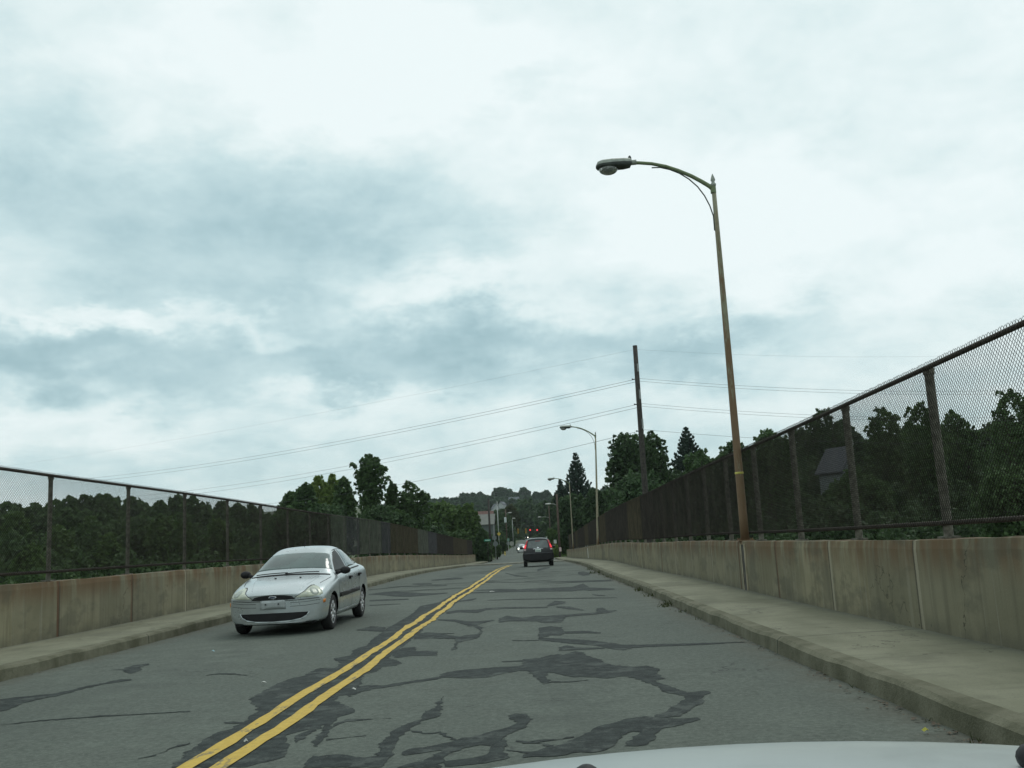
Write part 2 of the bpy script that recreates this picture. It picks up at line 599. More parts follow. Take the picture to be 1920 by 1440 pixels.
# ------------------------------------------------------------------ road, kerbs, pavements
def strip(name, xs, mat, dzs, rows, kind='structure', smooth=False, attr=None):
    """sheet following the road: xs columns, dzs their heights over the road"""
    v, f = [], []
    n = len(xs)
    for Y in rows:
        for X, dz in zip(xs, dzs):
            v.append((X, Y, zr(Y, X) + dz))
    for i in range(len(rows) - 1):
        for k in range(n - 1):
            f.append((i * n + k, i * n + k + 1, (i + 1) * n + k + 1, (i + 1) * n + k))
    o = pydata(name, v, f, mat, None, None, smooth)
    if kind: o['kind'] = kind
    return o


BR = [y for y in ROWS if y <= 60] + [y for y in ROWS if 60 < y < BR_END] + [BR_END]
strip('road', [KL, YC, KR], MAT['asphalt'], [0, 0, 0], ROWS)


def kerbline(rows, x0, side, amp, seed):
    """slightly worn front edge"""
    r = random.Random(seed)
    return [x0 + side * r.uniform(0, amp) for _ in rows]


def kerb(name, x, side, mat):
    rows = [y for y in np.arange(-10, BR_END + .1, .5)]
    r = random.Random(3 if side > 0 else 4)
    v, f = [], []
    for Y in rows:
        w = r.uniform(-.012, .012)
        hh = r.uniform(-.012, .008)
        z = zr(Y, x)
        v += [(x - side * (.02 + w), Y, z - .05), (x - side * (.005 + w), Y, z + CH - .03 + hh), (x + side * .03, Y, z + CH + .002 + hh), (x + side * .17, Y, z + CH + .003), (x + side * .17, Y, z - .05)]
    for i in range(len(rows) - 1):
        for k in range(4):
            a = i * 5 + k
            f.append((a, a + 1, a + 6, a + 5))
    o = pydata(name, v, f, mat)
    o['kind'] = 'structure'


kerb('kerb', KR, 1, MAT['kerb'])
kerb('kerb', KL, -1, MAT['kerb'])
strip('sidewalk', [KR + .165, (KR + WR) / 2, WR + .01], MAT['walk'], [CH, CH + .012, CH + .012], BR)
strip('sidewalk', [WL - .01, (WL + KL) / 2, KL - .165], MAT['walk'], [CH + .012, CH + .012, CH], BR)
# deck under the road
d = MB()
for Y0, Y1 in zip(BR[::4], BR[4::4] + [BR[-1]]):
    if Y1 <= Y0: continue
    v = []
    for Y in (Y0, Y1):
        for X, dz in ((WL - .6, -.12), (WR + .6, -.12), (WR + .6, -.75), (WL - .6, -.75)):
            v.append((X, Y, zr(Y, X) + dz))
    d.add(v, [(0, 1, 5, 4), (1, 2, 6, 5), (2, 3, 7, 6), (3, 0, 4, 7)])
for Y in (10, 48, 86):
    for X in (-6.5, -2, 2.4):
        d.box((X, Y, -6.6), (1.0, 1.0, 11.4))
    d.box((-2, Y, -1.3), (11.0, 1.2, .9))
o = d.build('bridge_deck', MAT['conc'])
o['kind'] = 'structure'

# tar and paint -----------------------------------------------------------
_rows = np.array(ROWS)


class Flat:
    """flat markings cut at the road rows so that they hug its surface"""
    def __init__(s, z0, dz=.00025):
        s.bm = bmesh.new()
        s.z0, s.dz, s.k = z0, dz, 0

    def poly(s, pts):
        b = bmesh.new()
        tri = tessellate_polygon([[Vector((p[0], p[1], 0)) for p in pts]])
        vs = [b.verts.new((p[0], p[1], 0)) for p in pts]
        for t in tri:
            try: b.faces.new([vs[i] for i in t])
            except ValueError: pass
        ys = [p[1] for p in pts]
        for Y in _rows[(_rows > min(ys)) & (_rows < max(ys))]:
            bmesh.ops.bisect_plane(b, geom=b.verts[:] + b.edges[:] + b.faces[:], plane_co=(0, Y, 0), plane_no=(0, 1, 0))
        off = s.z0 + s.dz * s.k
        s.k += 1
        m = {}
        for v in b.verts:
            m[v] = s.bm.verts.new((v.co.x, v.co.y, zr(v.co.y, v.co.x) + off))
        for f in b.faces:
            q = [m[v] for v in f.verts]
            nf = s.bm.faces.new(q)
            nf.normal_update()
            if nf.normal.z < 0: nf.normal_flip()
        b.free()

    def build(s, name, mat):
        me = bpy.data.meshes.new(name)
        s.bm.to_mesh(me)
        s.bm.free()
        o = mobj(name, me, mat)
        o['kind'] = 'structure'
        return o


def wob(pts, step, amp, r, closed=True):
    """subdivide and roughen an outline"""
    out = []
    n = len(pts)
    for i in range(n if closed else n - 1):
        a, b = Vector(pts[i][:2]), Vector(pts[(i + 1) % n][:2])
        L = (b - a).length
        k = max(1, int(L / step))
        nn = Vector((-(b - a).y, (b - a).x)).normalized() if L > 1e-6 else Vector((0, 0))
        for j in range(k):
            w = r.gauss(0, amp) if j else r.gauss(0, amp * .3)
            out.append(a.lerp(b, j / k) + nn * w)
    if not closed: out.append(Vector(pts[-1][:2]))
    return out


tar = Flat(.0025, .00004)
rt = random.Random(11)
C1, C2, C3, C4, C5, C6 = (420, 1180, 4.8), (680, 1200, 5.333), (980, 1160, 4.571), (0, 1220, 5.333), (760, 1060, 4.8), (620, 1080, 6.857)


def g2(C, p):
    q = ground(C[0] + p[0] / C[2], C[1] + p[1] / C[2])
    return (q.x, q.y)


def tp(C, pts):
    q = [g2(C, p) for p in pts]
    w = wob(q, .045, .012, rt)
    tar.poly(w)


def ts(C, pts):
    up = [(p[0], p[1] - p[2] / 2) for p in pts]
    dn = [(p[0], p[1] + p[2] / 2) for p in pts][::-1]
    tp(C, up + dn)


tp(C1, [(1640, 0), (1430, 20), (1340, 90), (1290, 150), (1160, 190), (1130, 250), (1010, 260), (1000, 280), (1050, 310), (1000, 350), (860, 350), (780, 380), (720, 420), (590, 450), (480, 490), (370, 550), (280, 600), (225, 640), (290, 690), (300, 750), (210, 800), (180, 840), (60, 900), (-60, 930), (-330, 1100), (-470, 1248),
        (200, 1248), (560, 1150), (580, 1060), (560, 960), (700, 920), (860, 870), (1000, 830), (1040, 790), (1180, 750), (1130, 700), (1000, 650), (1030, 600), (1120, 590), (1240, 490), (1230, 460), (1260, 410), (1380, 380), (1420, 340), (1550, 330), (1600, 310), (1560, 280), (1480, 260), (1560, 200), (1640, 130), (1730, 60), (1800, 0)])
tp(C1, [(1010, 800), (960, 900), (900, 1000), (840, 1060), (790, 1020), (860, 940), (900, 860)])
tp(C1, [(1500, 230), (1600, 170), (1720, 160), (1725, 195), (1920, 195), (1920, 240), (1700, 240), (1560, 260)])
tp(C1, [(1740, 40), (1920, 35), (1920, 70), (1800, 90), (1700, 90)])
ts(C1, [(920, 1000, 14), (1000, 990, 8), (1280, 960, 4)])
ts(C1, [(980, 870, 30), (1100, 825, 18), (1300, 812, 7), (1500, 802, 4)])
ts(C1, [(640, 1000, 60), (760, 930, 40), (880, 870, 30)])
ts(C1, [(1110, 590, 50), (1200, 550, 60), (1300, 525, 40), (1420, 520, 22), (1600, 490, 20), (1920, 445, 18)])
ts(C1, [(0, 845, 10), (100, 842, 20), (200, 850, 10)])
ts(C2, [(0, 490, 50), (140, 470, 30), (200, 475, 18), (470, 425, 16), (780, 378, 18)])
tp(C2, [(805, 560), (780, 600), (720, 670), (600, 740), (600, 790), (450, 840), (320, 900), (200, 1010), (160, 1080), (160, 1160), (0, 1180), (-200, 1150), (-500, 1160), (-600, 1280), (180, 1280), (290, 1170), (320, 1080), (380, 960), (480, 880), (640, 800), (780, 760), (780, 720), (805, 600)])
tp(C2, [(385, 1130), (440, 1105), (750, 1050), (950, 1000), (1200, 950), (1380, 900), (1540, 840), (1460, 765), (1520, 740), (1650, 745), (1675, 820), (1650, 870), (1540, 910), (1440, 950), (1400, 1000), (1290, 1070), (1180, 1055), (1000, 1090), (840, 1160), (820, 1230), (780, 1290), (330, 1290), (450, 1240), (600, 1220), (700, 1150), (800, 1105), (600, 1140), (420, 1160)])
tp(C2, [(1290, 1060), (1420, 990), (1440, 1060), (1440, 1200), (1300, 1225), (1000, 1260), (820, 1280), (830, 1220), (1000, 1200), (1240, 1150), (1280, 1100)])
ts(C2, [(480, 910, 8), (600, 940, 10), (700, 940, 12), (780, 925, 12), (840, 970, 14), (940, 1000, 14)])
ts(C2, [(1440, 1110, 14), (1600, 1130, 14), (1750, 1130, 40), (1920, 1080, 60)])
ts(C2, [(1530, 1020, 12), (1700, 1035, 10), (1920, 1000, 6)])
tp(C2, [(770, 350), (850, 325), (1020, 300), (1400, 270), (1640, 255), (1760, 250), (1900, 215), (1900, 300), (1700, 320), (1560, 310), (1400, 340), (1250, 375), (1100, 385), (900, 378), (780, 380)])
ts(C2, [(1390, 220, 6), (1640, 210, 12), (1820, 185, 26), (1960, 165, 50)])
tp(C3, [(0, 350), (150, 340), (240, 315), (330, 320), (450, 280), (520, 290), (540, 315), (660, 350), (700, 380), (800, 405), (950, 415), (1060, 405), (1180, 435), (1150, 465), (1220, 515), (1140, 540), (1250, 580), (1410, 640), (1560, 620), (1610, 635), (1540, 680), (1550, 720), (1440, 780), (1350, 840), (1100, 860), (1240, 790), (1400, 690), (1380, 665), (1200, 630), (1140, 580), (1050, 545), (950, 510), (860, 495), (720, 515), (620, 505), (520, 500), (440, 505), (330, 480), (220, 460), (200, 500), (250, 550), (180, 565), (140, 530), (90, 500), (60, 450), (0, 440)])
tp(C3, [(1120, 850), (1040, 840), (900, 860), (800, 890), (650, 930), (520, 1000), (430, 1040), (290, 1100), (230, 1130), (0, 1170), (0, 1200), (300, 1180), (720, 1130), (800, 1080), (850, 1010), (950, 970), (1010, 980), (950, 1030), (870, 1100), (1060, 1090), (1140, 1030), (1130, 1000), (1190, 950), (1320, 920), (1450, 890), (1530, 870), (1500, 850), (1300, 860)])
ts(C3, [(0, 1070, 8), (100, 1070, 12), (220, 1090, 20), (260, 1120, 30)])
ts(C3, [(0, 1062, 4), (250, 1050, 6), (440, 1020, 8)])
ts(C3, [(140, 130, 100), (240, 105, 80), (330, 110, 70), (360, 120, 20), (560, 118, 16), (660, 125, 6)])
ts(C3, [(150, 175, 20), (400, 195, 40), (600, 210, 40), (760, 235, 50), (860, 250, 50), (950, 238, 25), (1300, 226, 18), (1640, 214, 12), (1900, 203, 6)])
ts(C3, [(310, 265, 20), (380, 250, 50), (460, 260, 20), (700, 255, 8)])
ts(C3, [(240, 545, 10), (400, 545, 10), (560, 530, 5)])
tp(C4, [(-60, 505), (0, 490), (350, 450), (560, 430), (700, 400), (850, 360), (1000, 330), (1200, 290), (1310, 288), (1310, 298), (1000, 345), (800, 395), (560, 460), (400, 490), (220, 530), (100, 590), (0, 610), (-60, 620)])
tp(C4, [(1065, 200), (1230, 185), (1330, 150), (1490, 130), (1490, 145), (1400, 165), (1410, 200), (1320, 230), (1250, 220), (1230, 195)])
ts(C4, [(0, 750, 5), (400, 705, 8), (700, 680, 8), (1100, 655, 9), (1300, 645, 7), (1900, 610, 5)])
ts(C4, [(1380, 1085, 6), (1560, 1050, 9), (1700, 985, 10), (1900, 930, 12)])
ts(C4, [(2060, 250, 4), (2170, 235, 8), (2330, 235, 10), (2470, 250, 4)])
for s_ in ([(370, 430, 20), (470, 415, 20), (650, 415, 30), (730, 395, 16), (900, 385, 14), (1280, 380, 10)],
           [(1280, 365, 12), (1350, 340, 40), (1440, 335, 14)],
           [(1360, 375, 10), (1480, 385, 25), (1600, 405, 8)],
           [(290, 490, 8), (450, 500, 20), (580, 530, 45), (650, 520, 30), (800, 495, 6)],
           [(620, 545, 20), (700, 580, 40), (650, 640, 36), (520, 660, 50), (440, 690, 40), (470, 730, 40), (420, 765, 20)],
           [(90, 635, 30), (200, 630, 50), (280, 635, 50), (500, 655, 18)],
           [(280, 615, 5), (440, 615, 5)],
           [(840, 500, 40), (920, 480, 50), (1050, 490, 30), (1180, 480, 50), (1260, 490, 60), (1400, 480, 70), (1450, 455, 20), (1700, 435, 18), (1830, 420, 20), (1900, 408, 6)],
           [(1720, 405, 30), (1780, 400, 36), (1820, 410, 10)],
           [(570, 250, 8), (800, 240, 12), (1100, 225, 26), (1500, 215, 40), (1600, 195, 60), (1660, 215, 30), (1880, 215, 10)],
           [(640, 225, 6), (860, 220, 14), (1000, 218, 5)],
           [(480, 325, 8), (600, 310, 14), (640, 300, 6)],
           [(650, 155, 5), (1250, 150, 4), (1600, 145, 14), (1850, 137, 14)],
           [(1555, 72, 20), (1600, 75, 40), (1660, 78, 20)],
           [(1190, 45, 20), (1260, 25, 15), (1300, 20, 8)],
           [(960, 680, 6), (1200, 678, 6)],
           [(740, 315, 4), (1100, 305, 6), (1700, 295, 8), (1900, 292, 4)],
           [(1680, 262, 5), (1740, 272, 9), (1800, 275, 4)],
           [(900, 70, 5), (1000, 95, 12), (1100, 100, 6)],
           [(1440, 605, 16), (1640, 600, 16), (1760, 612, 8)]):
    ts(C5, s_)
tp(C6, [(1150, 390), (1400, 340), (1750, 150), (1880, 70), (1935, 50), (1975, 65), (1920, 130), (1450, 480), (1000, 770), (500, 1090), (60, 1090), (60, 1060), (250, 1030), (340, 930), (470, 900), (520, 830), (640, 760), (700, 690), (900, 580), (1050, 490)])
for s_ in ([(330, 695, 8), (420, 690, 30), (520, 680, 60), (700, 690, 60)],
           [(490, 240, 8), (620, 230, 30), (820, 230, 70), (1000, 240, 60), (1300, 235, 20), (1500, 220, 10)],
           [(500, 320, 14), (700, 310, 20), (1000, 300, 14)],
           [(1050, 105, 8), (1130, 105, 16), (1300, 100, 12)],
           [(490, 180, 8), (900, 140, 6), (1500, 120, 10)],
           [(500, 380, 8), (900, 360, 6)],
           [(1300, 55, 8), (1600, 30, 24), (1700, 30, 8)]):
    ts(C6, s_)
# smaller transverse seams farther on
for Y in np.arange(30, 98, 1.55):
    for _ in range(2):
        x0 = rt.uniform(KL + .2, KR - 2)
        L = rt.uniform(1.0, 4.2)
        yy = Y + rt.uniform(-.7, .7)
        w = rt.uniform(.02, .10)
        P = [(x0 + L * i / 8, yy + rt.gauss(0, .10), w * rt.uniform(.4, 2.2) * (1 if 0 < i < 8 else .2)) for i in range(9)]
        P = [p for p in P if p[0] < KR - .1]
        if len(P) < 3: continue
        tar.poly([(p[0], p[1] - p[2]) for p in P] + [(p[0], p[1] + p[2]) for p in P][::-1])
tar.build('tar_crack_filler', MAT['tar'])

yl = Flat(.0085, .0)
ry = random.Random(5)
for s_ in (-1, 1):
    a, b = YC + s_ * .172, YC + s_ * .058
    xo, xi = min(a, b), max(a, b)
    Y0 = 3.0
    while Y0 < 74:
        Y1 = min(Y0 + 6, 74.0)
        n = 24
        dr = lambda y: .018 * math.sin(y * .7 + s_) + .012 * math.sin(y * 1.9)
        ed = .006 if Y0 < 12 else .012
        Ls = [(xo + dr(Y0 + (Y1 - Y0) * i / n) + (ry.gauss(0, ed) if 0 < i < n else 0), Y0 + (Y1 - Y0) * i / n) for i in range(n + 1)]
        Rs = [(xi + dr(Y0 + (Y1 - Y0) * i / n) + (ry.gauss(0, ed) if 0 < i < n else 0), Y0 + (Y1 - Y0) * i / n) for i in range(n + 1)]
        yl.poly(Ls + Rs[::-1])
        Y0 = Y1
yl.build('yellow_centre_lines', MAT['yellow'])

# ------------------------------------------------------------------ parapet walls
def parapet(name, x, side, label):
    rows = list(np.arange(-8, BR_END + .01, .5))
    r = random.Random(21 + side)
    prof = [(0, -.30), (0.0, .0), (0.0, .25), (0.0, .5), (0, WH - .22), (0.0, WH - .10), (.012, WH - .012), (.04, WH), (.40, WH - .01), (.42, WH - .04), (.42, -1.1)]
    n = len(prof)
    v, f, hs = [], [], []
    for Y in rows:
        w = r.gauss(0, .0035)
        for i, (dx, h) in enumerate(prof):
            t = r.gauss(0, .006) if 5 <= i <= 8 else 0
            v.append((x + side * (dx + w), Y, zr(Y, x) + CH + h + t))
            hs.append(h)
    for i in range(len(rows) - 1):
        for k in range(n - 1):
            a = i * n + k
            f.append((a, a + 1, a + n + 1, a + n))
    for base in (0, (len(rows) - 1) * n):
        f.append(tuple(base + k for k in range(n)))
    o = pydata(name, v, f, MAT['wall'])
    at_ = o.data.attributes.new('hgt', 'FLOAT', 'POINT')
    at_.data.foreach_set('value', hs)
    tag(o, label, 'wall')
    return o


wall_r = parapet('parapet_wall', WR, 1, 'low stained concrete parapet wall along the right sidewalk under the tall lamp')
wall_l = parapet('parapet_wall', WL, -1, 'low stained concrete parapet wall on the left side of the road, behind the silver car')
pydata('painted_stripe', [(WR - .004, Y, zr(Y, WR) + CH + h) for Y, h in ((73.2, .06), (73.9, .06), (73.9, .80), (73.2, .80))], [(0, 1, 2, 3)], MAT['whitep'], wall_r)
sl = MB()
for yy in (18.20, 18.50):
    sl.box((WR - .008, yy, zr(18.4, WR) + CH + WH / 2 - .02), (.022, .035, WH - .06))
sl.build('lamp_anchor_strip', plain('pale_anchor_strip', (.38, .34, .24), .8), wall_r)
sl = MB().box((WR - .004, 18.35, zr(18.4, WR) + CH + WH / 2 - .03), (.012, .262, WH - .08))  # raised plate, coloured dark to stand in for a shaded wall slot
sl.build('lamp_slot_dark_plate', plain('painted_slot_shade', (.055, .052, .040), .9, 0, .4, 8), wall_r)


# ------------------------------------------------------------------ chain link fences
def fence(name, x, posts, label, wallx, tones):
    root = empty(name, (0, 0, 0))
    tag(root, label, 'fence')
    top = lambda Y: zr(Y, wallx) + CH + WH + FH
    bot = lambda Y: zr(Y, wallx) + CH + WH + .0
    # rails
    ys = posts
    m = MB()
    m.tube([(x, Y, top(Y)) for Y in ys], .027, 8)
    m.build('top_rail', MAT['rail'], root, smooth=True)
    m = MB()
    m.tube([(x + .02 * (1 if x < 0 else -1), Y, bot(Y) + .15) for Y in ys], .026, 8)
    m.build('bottom_rail', MAT['rail'], root, smooth=True)
    sd = -1 if x > 0 else 1
    for i, Y in enumerate(ys):
        rad = (.048 if x > 0 else .037)
        m = MB()
        m.tube([(x - sd * .045, Y, bot(Y) - .02), (x - sd * .045, Y, top(Y) - .035)], rad, 10)
        m.lathe([(rad + .012, -.03), (rad + .014, .03), (.012, .055)], (x - sd * .045, Y, top(Y) - .03), n=10)
        m.box((x - sd * .045, Y, bot(Y) + .005), (.17, .17, .02))
        m.build('fence_post', MAT['post'], root, smooth=False)
    r = random.Random(31 if x > 0 else 32)
    pitch, dia = .051, .0026
    for i in range(len(ys) - 1):
        Y0, Y1 = ys[i], ys[i + 1]
        H = FH - .13 + .038
        z0a, z0b = bot(Y0) + .15, bot(Y1) + .15
        lay = r.uniform(-.01, .01)
        n = int((Y1 - Y0) / pitch)
        v, f = [], []
        sl = 1.0
        run = H / sl
        for fam in (1, -1):
            xx = x + sd * (.052 + fam * .0022) 
            k0 = -int(run / pitch) - 1 if fam == 1 else 0
            k1 = n + 1 if fam == 1 else n + int(run / pitch) + 2
            for k in range(k0, k1):
                ya = Y0 + k * pitch
                yb = ya + fam * run
                # clip to panel
                t0, t1 = 0.0, 1.0
                lo, hi = (ya, yb) if fam == 1 else (yb, ya)
                if hi <= Y0 or lo >= Y1: continue
                def tt(Yv): return (Yv - ya) / (yb - ya)
                if fam == 1:
                    t0, t1 = max(0, tt(Y0)), min(1, tt(Y1))
                else:
                    t0, t1 = max(0, tt(Y1)), min(1, tt(Y0))
                if t1 - t0 < .01: continue
                b = len(v)
                for t in (t0, t1):
                    Yv = ya + (yb - ya) * t
                    zz = z0a + (z0b - z0a) * (Yv - Y0) / (Y1 - Y0) - .02 + H * t + (r.uniform(-.006, .006) if t == 1 else 0)
                    for (a, c) in ((dia, 0), (0, dia * 1.25), (-dia, 0), (0, -dia * 1.25)):
                        v.append((xx + a, Yv - fam * c * .7, zz + c * .7))
                for q in range(4):
                    f.append((b + q, b + (q + 1) % 4, b + 4 + (q + 1) % 4, b + 4 + q))
        tone = tones.get(i, 'wire')
        pydata('mesh_panel', v, f, MAT[tone], root)
        if tone == 'wireg' or tone == 'wireb':
            pass
    return root


PR = [9.95 + 2.735 * i for i in range(-6, 43) if 9.95 + 2.735 * i < BR_END - .5]
PL = [16.05 + 3.13 * i for i in range(-7, 40) if 16.05 + 3.13 * i < BR_END - .5]


def idx(P, Y):
    return max(i for i, y in enumerate(P) if y <= Y)


TR, TL = {}, {}
for i, y in enumerate(PR):
    if y > 30 and i % 7 in (2, 3): TR[i] = 'wireb'
for i, y in enumerate(PL):
    if 36 < y < 52: TL[i] = 'wirep' if i % 3 == 0 else 'wireg'
    elif 52 < y < 66: TL[i] = 'wireb'
    elif 66 < y < 72: TL[i] = 'wireg'
    elif 72 < y < 76: TL[i] = 'wirep'
    elif 92 < y < 112: TL[i] = 'wireb'
fence('chain_link_fence', FENR, PR, 'tall brown chain link fence on the right parapet wall behind the rusty lamp post', WR, TR)
fence('chain_link_fence', FENL, PL, 'tall brown chain link fence on the left parapet wall with some grey panels', WL, TL)

# ------------------------------------------------------------------ terrain
def sst(a, b, x):
    t = min(1, max(0, (x - a) / (b - a)))
    return t * t * (3 - 2 * t)


def terr(X, Y):
    road = zsm(min(Y, 520)) - .06 - .004 * max(0, abs(X + 2) - 12)
    val = -12.0
    k = max(sst(112, 128, Y), sst(-12, -40, Y))
    if Y > 100: road_w = 1
    near = val + (road - val) * k
    left = sst(55, 210, -X) * 16 * (1 - sst(170, 300, Y))
    right = sst(45, 140, X) * 14 * (1 - sst(170, 300, Y))
    far = 30 * sst(480, 950, Y) + 45 * sst(950, 2500, Y)
    side = sst(20, 200, abs(X)) * sst(180, 420, Y) * 8
    w = 0.6 * math.sin(X * .11 + 1) * math.sin(Y * .07) * sst(16, 40, abs(X + 2))
    return near + left + right + far + side + w


def terrain():
    xs = sorted(set([-1000, -900, -600, -420] + list(np.arange(-300, -20, 14.0)) + list(np.arange(-20, 20.1, 2.0)) + list(np.arange(28, 300, 14.0)) + [420, 600, 900, 1000]))
    ys = sorted(set([-500, -250, -120] + list(np.arange(-80, 100, 10.0)) + list(np.arange(100, 200, 3.0)) + list(np.arange(200, 520, 12.0)) + list(np.arange(520, 1000, 30.0)) + [1100, 1250, 1450, 1600]))
    v = [(x, y, terr(x, y)) for y in ys for x in xs]
    n = len(xs)
    f = [(j * n + i, j * n + i + 1, (j + 1) * n + i + 1, (j + 1) * n + i) for j in range(len(ys) - 1) for i in range(n - 1)]
    o = pydata('terrain', v, f, MAT['dirt'], smooth=True)
    o['kind'] = 'structure'


terrain()
# ------------------------------------------------------------------ cars
def loft_car(stations, sub=2, wheels=(), arch=.355):
    """stations: (y, bow, lean, zb, ws, wm, ww, wsh, zsh, w6, z6, w7, z7, zc), front to rear -> bmesh"""
    bm = bmesh.new()
    rings = []
    for st in stations:
        y, bow, lean, zb, ws, wm, ww, wsh, zsh, w6, z6, w7, z7, zc = st
        P = [(0, zb), (.86 * ws, zb), (ws, zb + .06), (wm, zb + (0.60 - zb) * .5), (ww, .60), (wsh, zsh), (w6, z6), (w7, z7), (w7 * .55, z7 + (zc - z7) * .72), (0, zc)]
        mx = max(p[0] for p in P)
        ring = {}
        for i, (x, z) in enumerate(P):
            yy = y + bow * (1 - (x / mx) ** 2) + lean * max(0, z - .95)
            if i in (0, 9): ring[(i, 0)] = bm.verts.new((0, yy, z))
            else:
                for s in (-1, 1): ring[(i, s)] = bm.verts.new((s * x, yy, z))
        rings.append((ring, P, st, mx))

    def g(r, i, s): return r[(i, 0)] if i in (0, 9) else r[(i, s)]
    for (a, _, _, _), (b, _, _, _) in zip(rings, rings[1:]):
        for i in range(9):
            for s in (-1, 1):
                q = [g(a, i, s), g(a, i + 1, s), g(b, i + 1, s), g(b, i, s)]
                bm.faces.new(q if s == 1 else q[::-1])
    for end in (0, -1):
        ring, P, st, mx = rings[end]
        rows = []
        C = 6
        for i in range(1, 9):
            x, z = P[i]
            row = [ring[(i, -1)]]
            for c in range(1, C):
                xx = -x + 2 * x * c / C
                yy = st[0] + st[1] * (1 - (xx / mx) ** 2) + st[2] * max(0, z - .95)
                row.append(bm.verts.new((xx, yy, z)))
            row.append(ring[(i, 1)])
            rows.append(row)
        for a, b in zip(rows, rows[1:]):
            for c in range(C):
                bm.faces.new([a[c], a[c + 1], b[c + 1], b[c]])
        t = rows[-1]
        for c in range(C):
            bm.faces.new([t[c], t[c + 1], ring[(9, 0)]])
    bmesh.ops.recalc_face_normals(bm, faces=bm.faces)
    me = bpy.data.meshes.new('tmp')
    bm.to_mesh(me)
    bm.free()
    o = bpy.data.objects.new('tmp', me)
    COL.objects.link(o)
    m = o.modifiers.new('s', 'SUBSURF')
    m.levels = sub
    m.render_levels = sub
    dg = bpy.context.evaluated_depsgraph_get()
    me2 = bpy.data.meshes.new_from_object(o.evaluated_get(dg))
    bpy.data.objects.remove(o)
    bm = bmesh.new()
    bm.from_mesh(me2)
    bpy.data.meshes.remove(me2)
    return bm


def cut_arches(bm, wheels, rad, zc, xin=.42):
    for wy in wheels:
        kill = [f for f in bm.faces if abs(f.calc_center_median().x) > xin and math.hypot(f.calc_center_median().y - wy, f.calc_center_median().z - zc) < rad and f.calc_center_median().z < zc + rad]
        bmesh.ops.delete(bm, geom=kill, context='FACES')
        for v in bm.verts:
            if abs(v.co.x) > xin and v.is_boundary:
                d = math.hypot(v.co.y - wy, v.co.z - zc)
                if d < rad * 1.35 and v.co.z > zc - .02:
                    v.co.y = wy + (v.co.y - wy) / d * rad
                    v.co.z = zc + (v.co.z - zc) / d * rad


def panel(name, bvh, poly, d, off, mat, parent, ref=0.0, plane='xz', cell=.045, depth=.012, smooth=True):
    """raised skin following the car body. poly in the plane, d = outward direction"""
    d = Vector(d).normalized()
    b = bmesh.new()
    tri = tessellate_polygon([[Vector((p[0], p[1], 0)) for p in poly]])
    vs = [b.verts.new((p[0], p[1], 0)) for p in poly]
    for t in tri:
        try: b.faces.new([vs[i] for i in t])
        except ValueError: pass
    for ax in (0, 1):
        lo, hi = min(p[ax] for p in poly), max(p[ax] for p in poly)
        k = max(1, int((hi - lo) / cell))
        for j in range(1, k):
            c = lo + (hi - lo) * j / k
            bmesh.ops.bisect_plane(b, geom=b.verts[:] + b.edges[:] + b.faces[:], plane_co=(c, 0, 0) if ax == 0 else (0, c, 0), plane_no=(1, 0, 0) if ax == 0 else (0, 1, 0))
    bad = []
    nm = {}
    for v in b.verts:
        p = Vector((v.co.x, ref, v.co.y)) if plane == 'xz' else Vector((ref, v.co.x, v.co.y)) if plane == 'yz' else Vector((v.co.x, v.co.y, ref))
        h, n, _, _ = bvh.ray_cast(p + d * 2.0, -d)
        if h is None:
            h, n, _, _ = bvh.find_nearest(p)
        if n.dot(d) < 0: n = -n
        v.co = h + n * off
        nm[v] = n
    b.normal_update()
    for f in b.faces:
        if f.normal.dot(d) < 0: f.normal_flip()
    ed = [e for e in b.edges if e.is_boundary]
    r = bmesh.ops.extrude_edge_only(b, edges=ed)
    for v in [g for g in r['geom'] if isinstance(g, bmesh.types.BMVert)]:
        n = nm.get(v)
        if n is None:
            _, n, _, _ = bvh.find_nearest(v.co)
            if n.dot(d) < 0: n = -n
        v.co = v.co - n * (off + depth)
    bmesh.ops.recalc_face_normals(b, faces=b.faces)
    me = bpy.data.meshes.new(name)
    b.to_mesh(me)
    b.free()
    return mobj(name, me, mat, parent, smooth=smooth)


def line_poly(pts, w):
    up, dn = [], []
    for i, p in enumerate(pts):
        a, b = pts[max(i - 1, 0)], pts[min(i + 1, len(pts) - 1)]
        t = Vector((b[0] - a[0], b[1] - a[1])).normalized()
        n = Vector((-t.y, t.x)) * w / 2
        up.append((p[0] + n.x, p[1] + n.y))
        dn.append((p[0] - n.x, p[1] - n.y))
    return up + dn[::-1]


